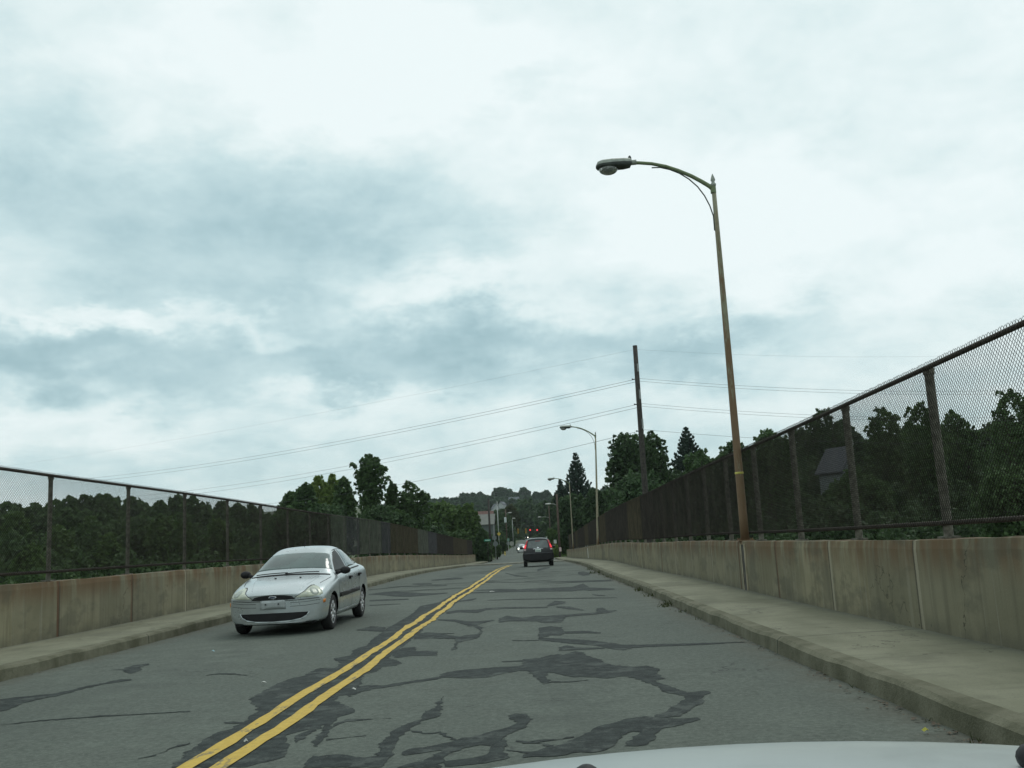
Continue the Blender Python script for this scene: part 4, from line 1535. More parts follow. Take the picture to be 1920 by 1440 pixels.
# ------------------------------------------------------------------ far street furniture
def upole(name, label, x, ybase, ytop, Y, r, mat, cat='utility pole', lamp_to=None, box=None, group=None, cross=None):
    b = at(x, ybase, Y)
    z0 = min(b.z, terr(b.x, Y) + .0) - .3 if abs(b.x + 2) > 5 else zr(Y, b.x) - .2
    root = empty(name, (b.x, Y, z0))
    tag(root, label, cat, group)
    t = at(x, ytop, Y)
    H = t.z - z0
    MB().tube([(0, 0, 0), (0, 0, H * .5), (0, 0, H)], [r, r * .9, r * .78], 10).build('pole_shaft', mat, root, smooth=True)
    if lamp_to:
        e = at(lamp_to[0], lamp_to[1], Y) - Vector((b.x, Y, z0))
        z1 = e.z - .25
        MB().tube([(0, 0, z1), (e.x * .4, 0, z1 + .22), (e.x, 0, e.z)], .035, 6).build('lamp_arm', MAT['galv'], root)
        s = 1 if e.x > 0 else -1
        m = MB().ball((e.x + s * .22, 0, e.z + .02), (.42, .17, .11), 12, 8)
        m.build('lamp_head', MAT['whitep'], root, smooth=True)
    if box:
        e = at(box[0], box[1], Y) - Vector((b.x, Y, z0))
        m = MB().lathe([(.001, -.55), (.24, -.55), (.26, -.5), (.26, .45), (.22, .55), (.001, .58)], (e.x, -.1, e.z), n=14)
        m.build('transformer', plain('pale_transformer', (.50, .55, .54), .5, .1, .1), root)
    if cross:
        for yy in cross:
            e = at(x, yy, Y).z - z0
            MB().box((0, 0, e), (2.2, .1, .12)).build('crossarm', mat, root)
    return root


upole('utility_pole', 'dark brown utility pole at the left end of the bridge beside the green street sign', 921, 1051, 936, 131, .17, MAT['wood'])
upole('utility_pole', 'brown utility pole at the right end of the bridge with a lamp arm', 1050.5, 1047, 926, 128, .17, MAT['woodb'], lamp_to=(1031, 899 + 46))
upole('utility_pole', 'farther pole with a pale transformer can and a lamp head, left of the road', 951.5, 1030, 955, 205, .14, MAT['woodb'], lamp_to=(954, 961.5), box=(947.5, 975))
upole('street_lamp', 'far thin street lamp with a flat pale head left of the road', 963, 1026, 973, 235, .08, MAT['galv'], 'street lamp', lamp_to=(961.5, 972))
upole('utility_pole', 'distant pole among dark trees with a pale lamp head over the road', 1033, 1020, 948, 238, .14, MAT['woodb'], lamp_to=(1013, 969.5))
upole('utility_pole', 'slender pole in front of the white hillside houses on the left', 936, 1025, 940, 215, .11, MAT['galv'])
m = MB()


def sign(label, x, y0, y1, ybase, Y, w, shape, mat, cat='road sign', post=MAT['galv'], extra=None, name='road_sign', tilt=0.0):
    """plate between image rows y0..y1 on a post"""
    c = at(x, (y0 + y1) / 2, Y)
    g = zr(Y, c.x) if -8 < c.x < 4 else terr(c.x, Y)
    zb = min(g, at(x, ybase, Y).z) - .1
    root = empty(name, (c.x, Y, zb), tilt)
    tag(root, label, cat)
    MB().tube([(0, .03, 0), (0, .03, c.z - zb + .2)], .035, 8).build('post', post, root)
    h = abs(at(x, y0, Y).z - at(x, y1, Y).z)
    if shape == 'oct':
        v = []
        for yy in (-.012, .012):
            for k in range(8):
                a = PI / 8 + k * PI / 4
                v.append((h * .54 * math.cos(a), yy, c.z - zb + h * .54 * math.sin(a)))
        f = [tuple(range(8))[::-1], tuple(range(8, 16))] + [(k, (k + 1) % 8, 8 + (k + 1) % 8, 8 + k) for k in range(8)]
        pydata('plate', v, f, mat, root)
    elif shape == 'dia':
        mm = MB().box((0, 0, c.z - zb), (h * .7, .02, h * .7), Matrix.Rotation(PI / 4, 3, 'Y'))
        mm.build('plate', mat, root)
    else:
        MB().box((0, 0, c.z - zb), (w, .02, h)).build('plate', mat, root, bevel=.004)
    return root


r_ = sign('green street name sign at the left corner past the bridge, on a dark post', 914, 1011.3, 1014.8, 1050, 126.5, .86, 'rect', MAT['signgreen'], 'street sign', MAT['wood'], name='street_sign')
MB().box((.0, 0, at(914, 1013, 126.5).z - r_.location.z), (.60, .026, .09)).build('pale_lettering', plain('pale_sign_lettering', (.45, .62, .52), .5, 0, .5, 22), r_)
MB().box((.42, .30, at(914, 1017, 126.5).z - r_.location.z), (.03, .75, .22)).build('edge_on_blade', MAT['green'], r_)
s_ = sign('grey octagonal sign seen from behind with a small plate above it, left corner', 929, 1015, 1024.5, 1040, 134, .8, 'oct', MAT['signback'], name='stop_sign')
MB().box((-.12, .0, at(926, 1008.5, 134).z - s_.location.z), (.62, .02, .48)).build('upper_plate', MAT['signback'], s_)
sign('small green sign above the pair of grey sign backs left of the road', 953, 1009.5, 1014.5, 1032, 168, .38, 'rect', plain('dull_green_sign', (.15, .27, .21), .5), name='road_sign')
sign('grey sign back, left one of the close pair by the grass verge', 953, 1015.5, 1022, 1033, 170, .6, 'oct', MAT['signback'])
sign('grey rounded sign back, right one of the close pair by the grass verge', 959.5, 1015, 1023.5, 1032, 172, .5, 'oct', plain('warm_grey_sign_back', (.33, .34, .29), .5), tilt=.3)
sign('yellow warning sign on a pale post left of the road', 935.5, 997, 1005, 1032, 160, .45, 'dia', MAT['yel'])
sign('small white sign on a yellowish post right of the road by the bushes', 1041, 1012, 1019, 1042, 142, .42, 'rect', MAT['whitep'], post=MAT['yel'])
sign('pinkish marker sign at the foot of the brown utility pole on the right', 1050.5, 1026, 1034, 1047, 126.2, .30, 'rect', plain('pinkish_marker', (.62, .48, .47), .5, 0, .15, 20), post=MAT['wood'])
c = at(946.5, 1032, 165)
hy = empty('fire_hydrant', (c.x, 165, min(terr(c.x, 165), c.z) - .05))
tag(hy, 'small yellow hydrant in the grass left of the far road', 'fire hydrant')
MB().lathe([(.001, 0), (.16, 0), (.16, .06), (.11, .08), (.11, .55), (.14, .58), (.12, .68), (.04, .76), (.001, .78)], n=12).build('barrel', MAT['yel'], hy, smooth=True)
MB().lathe([(.001, -.18), (.06, -.18), (.06, .18), (.001, .18)], (0, 0, .42), 'x', 10).build('outlet', MAT['yel'], hy)

# signals on a span wire
SY = 250.0
spA, spB = at(944, 981, SY), at(1047, 984, SY)
o = MB().tube([spA.lerp(spB, i / 16) - Vector((0, 0, .35 * 4 * (i / 16) * (1 - i / 16))) for i in range(17)], .03, 5).build('span_wire', MAT['cable'])
tag(o, 'thin span wire carrying the four traffic signals across the far road', 'cable')
for x, y, lit, lab in ((971.5, 996, False, 'leftmost hanging traffic signal, unlit yellow housing'), (986, 995.5, False, 'second hanging traffic signal from the left, unlit yellow housing'),
                       (994.2, 996.5, True, 'hanging traffic signal lit red, left one of the two red ones'), (1007.3, 996.5, True, 'hanging traffic signal lit red, right above the dark sport utility car')):
    c = at(x, y, SY)
    root = empty('traffic_signal', c)
    tag(root, lab, 'traffic light', 'traffic signals hanging over the far road')
    MB().box((0, 0, 0), (.40, .30, 1.25)).build('housing', MAT['sigy'] if not lit else MAT['sigk'], root, bevel=.04)
    t = (x - 944) / (1047 - 944)
    wz = spA.lerp(spB, t).z - .35 * 4 * t * (1 - t) - c.z
    MB().tube([(0, 0, .6), (0, 0, wz)], .03, 6).build('hanger', MAT['sigk'], root)
    for k, zz in enumerate((.38, 0, -.38)):
        on = lit and k == 0
        mt = MAT['redon'] if on else (MAT['sigy'] if not lit else MAT['sigk'])
        MB().lathe([(.001, -.03), (.20 if on else .15, -.02), (.20 if on else .15, .02)], (0, -.17, zz), 'y', 14).build('signal_lens', mt, root)
        m = MB()
        m.lathe([(.175, -.20), (.175, 0)], (0, -.15, zz), 'y', 14)
        m.build('visor', MAT['sigk'] if lit else MAT['sigy'], root)


# ------------------------------------------------------------------ houses
def house(label, x, ytop, Y, w, dpt, hwall, hroof, rz, wall, roof, cat='house', wins=True, chim=False, zbase=None, name='house'):
    t = at(x, ytop, Y)
    zb = terr(t.x, Y) - .5 if zbase is None else zbase
    H = t.z - zb
    hw = H - hroof
    root = empty(name, (t.x, Y, zb), rz)
    tag(root, label, cat)
    a, b = w / 2, dpt / 2
    v = [(-a, -b, 0), (a, -b, 0), (a, b, 0), (-a, b, 0), (-a, -b, hw), (a, -b, hw), (a, b, hw), (-a, b, hw), (0, -b, H - .05), (0, b, H - .05)]
    f = [(0, 1, 5, 8, 4), (2, 3, 7, 9, 6), (1, 2, 6, 5), (3, 0, 4, 7)]
    pydata('wall', v, f, wall, root)
    o_ = .35
    m = MB()
    for s in (-1, 1):
        sl = hroof / a
        v = [(s * (a + o_), -b - o_, hw - o_ * sl), (s * (a + o_), b + o_, hw - o_ * sl), (0, b + o_, H), (0, -b - o_, H)]
        v += [(p[0], p[1], p[2] - .16) for p in v]
        m.add(v, [(0, 1, 2, 3), (7, 6, 5, 4), (0, 4, 5, 1), (1, 5, 6, 2), (2, 6, 7, 3), (3, 7, 4, 0)])
    rf = m.build('roof', roof, root)
    if chim:
        MB().box((a * .4, 0, H + .1), (.7, .7, 1.6)).build('chimney', MAT['red'], rf)
    if wins:
        for sx in (-.45, .45):
            for lv in (.35, .72):
                fr = MB().box((sx * a, -b - .02, hw * lv), (1.15, .08, 1.6)).build('window', MAT['whitep'], root)
                MB().box((sx * a, -b - .055, hw * lv), (.9, .05, 1.35)).build('pane', MAT['glass'], fr)
    return root


sid = plain('white_siding', (.36, .39, .385), .7, 0, .06)
gre = plain('grey_siding', (.10, .118, .112), .8, 0, .1)
shg = plain('grey_roof_shingles', (.13, .137, .122), .85, 0, .12, 2)
shd = plain('dark_roof_shingles', (.10, .115, .13), .85, 0, .15, 2)
house('grey building with a pale roof slope beside the dark utility pole', 893, 965, 196, 9.0, 7.0, 4, 2.0, PI / 2, gre, shg, 'building', False, name='building')
house('building with a reddish brown roof rising behind the grey building on the left', 905, 958.5, 225, 7.0, 4.5, 4, 2.2, PI / 2, plain('brick_wall', (.14, .07, .055), .85), MAT['red'], 'building', False, name='building')
house('white gabled house on the far hillside, left of the slender pole', 928, 944.5, 560, 3.6, 6.0, 5, 2.4, R(12), sid, shd, chim=False)
house('narrow white house on the far hillside, right of the other white gabled house', 941.5, 940.5, 600, 3.0, 6.0, 5, 1.6, R(-20), sid, shd, wins=False)
house('house with a dark roof and white eaves high on the far hill between round trees', 963, 932, 760, 7.0, 8.0, 5, 3.0, PI / 2 + .2, sid, shd, wins=False)
house('blue grey roofed house on the far hillside below the white gabled house', 928, 957, 430, 3.4, 3.4, 4, 1.6, PI / 2, sid, plain('blue_grey_roof', (.17, .20, .25), .8), wins=False)
house('white house glimpsed between the trunks beyond the right fence', 1103, 957, 152, 5.0, 6.0, 4, 2.0, R(-8), sid, shd)
h_ = house('house with a steep grey roof and a finial, seen through the right fence', 1574, 838, 112, 3.7, 3.7, 5, 2.5, R(28), plain('pale_house_wall', (.13, .15, .145), .8), plain('grey_slate_roof', (.058, .062, .070), .9))
MB().lathe([(.10, 0), (.12, .5), (.05, .6), (.10, .8), (.001, 1.3)], (0, -2.0, h_.dimensions.z + (at(1573, 838, 112).z - h_.location.z)), n=8).build('finial', MAT['lampgrey'], h_)
# ------------------------------------------------------------------ trees
def unit(r, n):
    v = r.normal(size=(n, 3))
    return v / np.linalg.norm(v, axis=1, keepdims=True)


def leaf_quads(c, nrm, size, r):
    """diamond shaped leaf clumps"""
    n = len(c)
    t = np.cross(nrm, unit(r, n))
    t /= np.linalg.norm(t, axis=1, keepdims=True) + 1e-9
    b = np.cross(nrm, t)
    s = size * r.uniform(.55, 1.25, (n, 1))
    k = r.uniform(.45, .8, (n, 1))
    v = np.stack([c - t * s, c - b * s * k + t * s * .15, c + t * s, c + b * s * k + t * s * .15], 1).reshape(-1, 3)
    return v


def lobes_leaves(lobes, size, dens, r):
    """lobes: array (x, y, z, rx, rz)"""
    out = []
    for (x, y, z, rx, rz) in lobes:
        n = max(12, int(dens * 4 * PI * rx * rz / (size * size)))
        d = unit(r, n)
        d[:, 2] = np.where(d[:, 2] < -.55, -d[:, 2], d[:, 2])
        k = 1.10 - np.abs(r.normal(0, .36, (n, 1)))
        k = np.clip(k + r.normal(0, .09, (n, 1)), .1, 1.3)
        p = np.array([x, y, z]) + d * np.array([rx, rx, rz]) * k
        nn = d * .5 + unit(r, n) * .75 + np.array([0, 0, .35])
        nn /= np.linalg.norm(nn, axis=1, keepdims=True) + 1e-9
        out.append(leaf_quads(p, nn, size, r))
    return np.concatenate(out)


def quad_mesh(name, v):
    n = len(v) // 4
    me = bpy.data.meshes.new(name)
    me.vertices.add(len(v))
    me.vertices.foreach_set('co', v.astype(np.float32).ravel())
    me.loops.add(len(v))
    me.loops.foreach_set('vertex_index', np.arange(len(v), dtype=np.int32))
    me.polygons.add(n)
    me.polygons.foreach_set('loop_start', np.arange(0, len(v), 4, dtype=np.int32))
    me.polygons.foreach_set('loop_total', np.full(n, 4, dtype=np.int32))
    me.update()
    return me


ENV = {
    'round': lambda t: math.sin(PI * (.10 + .86 * t)) ** .65,
    'egg': lambda t: math.sin(PI * (.06 + .90 * t ** .85)) ** .8,
    'broad': lambda t: (1 - max(0, (t - .55) / .45) ** 2) ** .5 if t > .55 else .75 + .25 * t / .55,
    'spire': lambda t: max(.06, (1 - t) ** .75),
}


def crown(H0, H1, hw, env, n, r, rl, jag, gap, size, dens):
    """several overlapping sub-crowns, each a shell of leaf clumps with looser foliage inside and sprigs outside"""
    subs = [(0.0, 0.0, H0, H1, hw * .74)]
    k = int(r.integers(3, 6)) if hw > 1.2 else 2
    ph = r.uniform(0, 6.28)
    for i in range(k):
        a = ph + 2 * PI * i / k + r.uniform(-.5, .5)
        d = hw * r.uniform(.38, .60)
        top = H0 + (H1 - H0) * r.uniform(.66, .95)
        subs.append((d * math.cos(a), d * math.sin(a), H0 - (H1 - H0) * .05, top, hw * r.uniform(.40, .56)))
    e = ENV[env]
    L, fill = [], []
    for (cx, cy, h0, h1, w0) in subs:
        m = max(8, int(n * w0 / hw * .62))
        p1, p2 = r.uniform(0, 6.28, 2)
        for i in range(m):
            t = (i + r.uniform(0, 1)) / m
            a = r.uniform(0, 2 * PI)
            w = e(t) * w0 * (1 + .16 * math.sin(3 * a + p1 + 5 * t) + .10 * math.sin(5 * a + p2 + 9 * t))
            rr = w0 * r.uniform(*rl) * (.55 + .45 * e(t))
            if gap and r.random() < gap: continue
            rad = max(0, w - rr * .7) * (r.uniform(.75, 1.04) if r.random() < .8 else r.uniform(.2, .75))
            z = min(h0 + t * (h1 - h0), h1 - rr * .6)
            L.append((cx + rad * math.cos(a), cy + rad * math.sin(a), z, rr, rr * r.uniform(.7, 1.05)))
        for i in range(int(jag)):
            t = r.uniform(.35, .97)
            a = r.uniform(0, 2 * PI)
            w = e(t) * w0 * r.uniform(.88, 1.2)
            rr = w0 * r.uniform(.04, .10)
            L.append((cx + w * math.cos(a), cy + w * math.sin(a), h0 + t * (h1 - h0) + rr, rr, rr * r.uniform(1.3, 2.4)))
        L.append((cx, cy, h1 - w0 * .14, w0 * .09, w0 * .16))
    v = lobes_leaves(L, size, dens, r)
    nf = int((1.3 if not gap else .7) * len(v) / 4)
    tot = sum(s_[4] ** 2 * (s_[3] - s_[2]) for s_ in subs)
    out = [v]
    for (cx, cy, h0, h1, w0) in subs:
        q = int(nf * w0 ** 2 * (h1 - h0) / tot)
        if q < 4: continue
        t_ = r.uniform(0, 1, q)
        ee = np.array([e(x) for x in t_]) * w0 * .95
        aa = r.uniform(0, 2 * PI, q)
        rr_ = ee * r.uniform(.2, 1, q) ** .5
        pp = np.stack([cx + rr_ * np.cos(aa), cy + rr_ * np.sin(aa), h0 + t_ * (h1 - h0) * .97], 1)
        nn_ = unit(r, q) + np.array([0, 0, .5])
        nn_ /= np.linalg.norm(nn_, axis=1, keepdims=True)
        out.append(leaf_quads(pp, nn_, size, r))
    return np.concatenate(out), L


def trunk_mesh(root, H, r0, lobes, r, mat=None):
    m = MB()
    m.tube([(0, 0, -.3), (.05, .02, H * .35), (-.05, .04, H * .7), (0, 0, H * .92)], [r0 * 1.2, r0, r0 * .7, r0 * .25], 8)
    ls = [lobes[int(i)] for i in r.choice(len(lobes), min(7, len(lobes)), replace=False)]
    for l in ls:
        z1 = l[2]
        z0 = min(max(H * .2, z1 - H * .25), H * .8)
        m.tube([(0, 0, z0), (l[0] * .5, l[1] * .5, z0 + (z1 - z0) * .6), (l[0] * .95, l[1] * .95, z1)], [r0 * .45, r0 * .3, r0 * .08], 6)
    m.build('trunk', mat or MAT['bark'], root, smooth=True)


seed = [100]


def tree(label, x, ytop, hw, ybot, Y, env='round', leaf='dark', n=26, dens=.62, size=None, rl=(.24, .42), jag=8, gap=0.0, group=None, extra=None, name='tree', cat='tree'):
    seed[0] += 1
    r = np.random.default_rng(seed[0])
    c = at(x, ytop, Y)
    zb = terr(c.x, Y)
    root = empty(name, (c.x, Y, zb))
    tag(root, label, cat, group)
    H1 = c.z - zb
    H0 = max(.3, at(x, ybot, Y).z - zb)
    if H0 > H1 - 1: H0 = max(.3, H1 - 2 * px(hw, Y))
    w = px(hw, Y)
    size = size or max(.13, .0022 * Y)
    n = int(n * 3.2)
    rl = (rl[0] * .54, rl[1] * .60)
    jag = 8 + jag * .9
    v, L = crown(H0, H1, w, env, n, r, rl, jag, gap, size, dens * 1.2)
    if extra:
        X = []
        for (ex, ey, er) in extra:
            q = at(ex, ey, Y)
            rr = px(er, Y)
            ey_ = r.uniform(-.5, .5) * w
            X.append((q.x - c.x, ey_, q.z - zb, rr * .8, rr * .8))
            for _ in range(5):
                d = unit(r, 1)[0]
                X.append((q.x - c.x + d[0] * rr * .8, ey_ + d[1] * rr * .8, q.z - zb + d[2] * rr * .8, rr * r.uniform(.25, .45), rr * r.uniform(.3, .55)))
        v = np.concatenate([v, lobes_leaves(X, size, dens * 1.2, r)])
        L = L + X
    trunk_mesh(root, (H0 + H1) * .5 if env != 'spire' else H1 * .95, max(.12, w * .06), L, r)
    mobj('crown', quad_mesh('crown', v), LEAF[leaf], root)
    return root


def spruce(label, x, ytop, hw, ybot, Y, whorls=17, upsweep=.5, dens=1.0, leaf='conif'):
    seed[0] += 1
    r = np.random.default_rng(seed[0])
    c = at(x, ytop, Y)
    zb = terr(c.x, Y)
    root = empty('spruce_tree', (c.x, Y, zb))
    tag(root, label, 'tree')
    H1 = c.z - zb
    H0 = max(.5, at(x, ybot, Y).z - zb)
    w = px(hw, Y)
    cs, ns = [], []
    size = max(.12, .0016 * Y)
    for i in range(whorls):
        t = (i + .5) / whorls
        z = H0 + (H1 - H0) * t
        L = w * (1 - t) ** .85 * r.uniform(.8, 1.1) + .1
        nb = 9 if t < .7 else 6
        ph = r.uniform(0, 6)
        for k in range(nb):
            a = ph + 2 * PI * k / nb + r.uniform(-.25, .25)
            l = L * r.uniform(.75, 1.12)
            m = max(6, int(l / size * 9 * dens))
            s = r.uniform(.08, 1, m) ** .8
            zz = z + l * (-.30 * s + (.30 + upsweep) * s ** 2.6) + (H1 - z) * 0
            wid = (.035 + .10 * (1 - s)) * l * r.normal(0, 1, m)
            px_ = np.cos(a) * s * l - np.sin(a) * wid
            py_ = np.sin(a) * s * l + np.cos(a) * wid
            cs.append(np.stack([px_, py_, zz + r.normal(0, size * .35, m)], 1))
    top = np.stack([r.normal(0, .06, 14), r.normal(0, .06, 14), r.uniform(H1 - .9, H1, 14)], 1)
    cs.append(top)
    c_ = np.concatenate(cs)
    n_ = unit(r, len(c_)) + np.array([0, 0, .6])
    n_ /= np.linalg.norm(n_, axis=1, keepdims=True)
    v = leaf_quads(c_, n_, size, r)
    MB().tube([(0, 0, -.3), (0, 0, H1 * .6), (0, 0, H1 - .2)], [.22, .12, .03], 8).build('trunk', MAT['bark'], root, smooth=True)
    mobj('crown', quad_mesh('crown', v), LEAF[leaf], root)
    return root


# left: trees standing above the left fence
tree('dark bushy tree at the left end of the row above the left fence', 545, 922, 34, 1000, 120, 'round', 'mid', 22, jag=12, rl=(.2, .34))
tree('small upright green tree second from the left above the left fence', 572, 906, 26, 990, 112, 'egg', 'mid', 20, jag=10, rl=(.2, .36))
tree('pointed yellow green tree above the left fence, left one of two', 597, 893, 24, 980, 128, 'egg', 'lime', 18, jag=14, gap=.15, rl=(.2, .36))
tree('pointed yellow green tree above the left fence, right one of two', 622, 890, 23, 980, 126, 'egg', 'lime', 18, jag=14, gap=.15, rl=(.2, .36))
tree('rounded dark tree between the yellow green tree and the tallest sparse tree', 644, 894, 28, 1000, 108, 'round', 'mid', 26, jag=10, rl=(.2, .36))
tree('tallest tree above the left fence, sparse with sky showing between its limbs', 692, 852, 33, 965, 98, 'egg', 'mid', 18, dens=.55, rl=(.2, .34), jag=14, gap=.06,
     extra=[(668, 892, 9), (664, 876, 7), (690, 860, 9), (703, 872, 10), (718, 884, 10), (722, 900, 9), (676, 905, 10), (690, 890, 13), (694, 920, 15), (690, 945, 20), (705, 935, 12)])
tree('slim dark tree just right of the tallest sparse tree', 734, 904, 15, 990, 104, 'egg', 'mid', 14, jag=10, rl=(.24, .4))
tree('broad dark tree with ragged spires at the right end of the left row', 770, 904, 36, 1000, 102, 'broad', 'mid', 24, jag=16, rl=(.18, .34), gap=.1)
tree('round dark tree lowest of the left row, under the slim dark tree', 715, 950, 60, 1040, 92, 'broad', 'dark', 30, rl=(.2, .32))
tree('leafy dark green tree low behind the left fence below the yellow green trees', 610, 945, 60, 1030, 96, 'broad', 'dark', 30, rl=(.2, .32))
tree('leafy mid green tree low at the left start of the row behind the left fence', 540, 950, 45, 1030, 100, 'broad', 'mid', 26, rl=(.2, .32))
tree('mid green tree standing low in front of the ragged spired tree, left row', 745, 955, 42, 1040, 99, 'broad', 'mid', 26, rl=(.2, .32))
tree('bright green spreading tree right of the dark ragged tree, before the far hill', 832, 940, 50, 1040, 150, 'broad', 'light', 32, rl=(.2, .34), jag=12)
tree('light green tree beside the grey building, left of the road', 876, 945, 28, 1030, 146, 'round', 'light', 26, jag=10, rl=(.22, .36))
tree('low dark green tree leaning over the far end of the left fence', 800, 985, 50, 1050, 128, 'broad', 'dark', 26, rl=(.2, .34))
tree('low mid green tree over the end of the left fence, below the light green tree', 860, 995, 36, 1050, 133, 'broad', 'mid', 22, rl=(.2, .34))
tree('dark evergreen bush at the left end of the bridge, filling the corner by the wall', 904, 992, 17, 1056, 128.5, 'broad', 'dark', 22, rl=(.25, .4), jag=4, name='bush', cat='bush')
# centre: trees along the far road and on the hill
tree('large domed tree on the skyline of the far hill, left one of two', 940, 915, 26, 945, 850, 'round', 'far', 24, rl=(.24, .4), jag=4)
tree('round domed tree on the skyline of the far hill, right one of two', 982, 916, 15, 944, 850, 'round', 'far', 18, rl=(.26, .42), jag=3)
tree('small shoulder tree beside the large domed tree on the far hill', 965, 925, 12, 945, 840, 'round', 'far', 12, jag=4)
tree('pale green tree on the far hill, right of the round domed tree', 1006, 924, 14, 950, 760, 'round', 'far', 16, jag=5)
tree('second pale green tree on the far hill, farther right', 1024, 921, 13, 950, 740, 'egg', 'far', 16, jag=5)
tree('dark far tree standing behind the traffic signals, above the road', 985, 938, 34, 1000, 430, 'round', 'dark', 28, rl=(.2, .34))
tree('olive far tree left of the dark one above the road, below the white houses', 957, 947, 16, 1005, 330, 'round', 'olive', 18, jag=6)
tree('dark tree left of the far road behind the thin street lamp', 944, 965, 20, 1030, 262, 'broad', 'dark', 20)
tree('dark tree right of the far road behind the red signals', 1020, 940, 26, 1005, 330, 'round', 'dark', 24)
tree('dark tree over the far lamp head right of the road', 1040, 935, 22, 1010, 250, 'round', 'dark', 22)
tree('light green roadside bush just right of the dark sport utility car', 1034, 993, 13, 1034, 165, 'broad', 'light', 16, rl=(.28, .42), name='bush', cat='bush')
tree('dark green hedge like bush behind the white sign right of the road', 1050, 1000, 14, 1040, 150, 'broad', 'mid', 16, rl=(.28, .42), name='bush', cat='bush')
tree('low weedy bush at the right kerb beyond the bridge, yellowish at its foot', 1043, 1024, 7, 1044, 134, 'broad', 'lime', 10, rl=(.3, .45), jag=4, name='bush', cat='bush')
tree('dark bush in the verge left of the far road, under the grey sign backs', 942, 1012, 10, 1032, 176, 'broad', 'dark', 12, name='bush', cat='bush')
tree('dark bush around the foot of the octagonal sign on the left corner', 931, 1022, 8, 1042, 142, 'broad', 'mid', 10, name='bush', cat='bush')
# right
spruce('pointed spruce with upswept branches above the farthest lamp', 1078, 849, 27, 935, 168, 11, .62, 1.0)
spruce('small dark spruce top left of the farthest lamp arm', 1050, 900, 14, 945, 180, 10, .4, 1.0)
tree('dark tree behind the farthest lamp post', 1072, 927, 36, 1000, 150, 'broad', 'dark', 28)
tree('dark tree between the farthest and the middle lamp posts', 1112, 915, 26, 1000, 138, 'round', 'dark', 24, jag=10)
tree('large maple like tree left of the bare utility pole', 1166, 812, 42, 965, 104, 'broad', 'dark', 34, jag=26, rl=(.18, .30), dens=.6)
tree('large maple like tree right of the bare utility pole', 1222, 808, 36, 965, 101, 'broad', 'dark', 28, jag=22, rl=(.18, .30), gap=.1, dens=.6)
tree('dark tree filling in behind the two maple like trees by the utility pole', 1193, 815, 54, 965, 106, 'broad', 'mid', 36, jag=20)
tree('dark tree low behind the fence under the two maple like trees', 1195, 890, 75, 1000, 92, 'broad', 'dark', 30)
spruce('dark pointed tree standing alone above the right fence, right of the utility pole', 1286, 801, 36, 880, 132, 12, .3, 1.2)
tree('mid green tree below the dark pointed tree, behind the right fence', 1310, 846, 46, 960, 112, 'broad', 'mid', 28)
tree('dark tree just left of the rusty lamp post, behind the right fence', 1375, 828, 50, 960, 92, 'broad', 'dark', 28, jag=14)
tree('dark rounded tree just right of the rusty lamp post, behind the fence', 1440, 806, 58, 960, 84, 'broad', 'mid', 30, jag=12)
tree('tall dark tree left of the grey roofed house behind the right fence', 1538, 766, 48, 960, 128, 'broad', 'dark', 30, jag=14)
tree('dark layered tree right of the grey roofed house behind the fence', 1655, 764, 48, 960, 92, 'broad', 'mid', 30, jag=14)
tree('leafy tree behind the last but one visible post of the right fence', 1722, 754, 50, 960, 84, 'broad', 'mid', 30, jag=14)
tree('dark tree right of the thickest fence post, behind the right fence', 1785, 770, 52, 960, 90, 'broad', 'mid', 30, jag=10)
tree('biggest dark tree at the right edge behind the fence', 1895, 731, 75, 980, 68, 'round', 'mid', 40, jag=18, rl=(.16, .28))
tree('small dark tree at the right corner of the grey roofed house behind the fence', 1614, 826, 24, 960, 100, 'broad', 'dark', 18, jag=8)
tree('pale leafed bush low behind the fence under the grey roofed house', 1600, 880, 60, 1010, 74, 'broad', 'mid', 28, name='bush', cat='bush')
tree('light leafed bush low behind the right fence at the right edge', 1880, 880, 70, 1015, 52, 'broad', 'mid', 30, name='bush', cat='bush')


# woods that read as one mass ----------------------------------------------
def wood(name, label, items, leaf, size, dens, sd):
    r = np.random.default_rng(sd)
    out = []
    for (x, yt, hw, Y) in items:
        c = at(x, yt, Y)
        w = px(hw, Y)
        v, L = crown(c.z - 3.0 * w, c.z, w, 'broad', 44, r, (.11, .22), 12, 0, size * Y / 100, dens)
        out.append(v + np.array([c.x, Y, 0]))
    o = mobj(name, quad_mesh(name, np.concatenate(out)), LEAF[leaf])
    tag(o, label, 'woods', kind='stuff')
    return o


rw = random.Random(77)


def line_y(pts, x):
    return float(np.interp(x, [p[0] for p in pts], [p[1] for p in pts]))


LT = [(-900, 935), (-300, 950), (0, 944), (30, 934), (48, 944), (62, 934), (100, 926), (150, 925), (200, 926), (240, 926), (270, 940), (295, 930), (340, 930), (430, 945), (520, 955), (700, 960), (900, 950)]
it = []
for Y, dy, hw in ((230, 0, 30), (180, 22, 36), (140, 52, 42), (105, 92, 50), (80, 135, 60)):
    x = -900
    while x < (780 if 90 < Y < 150 else 560):
        it.append((x + rw.uniform(-8, 8), line_y(LT, x) + dy + rw.uniform(-3, 12 if dy == 0 else 26), hw * rw.uniform(.75, 1.2), Y + rw.uniform(-8, 8)))
        x += hw * .95
wood('woods', 'wooded slope seen through the left fence, dark green with lighter crowns', it, 'mid', .27, .62, 1)
it = [(x, y, h, Y) for x, y, h, Y in ((30, 960, 30, 150), (110, 985, 34, 120), (170, 970, 26, 150), (205, 1000, 30, 110), (300, 965, 30, 140), (340, 975, 26, 120), (410, 975, 26, 110), (60, 1020, 40, 90))]
wood('woods', 'lighter green crowns scattered over the wooded slope behind the left fence', it, 'light', .27, .6, 2)
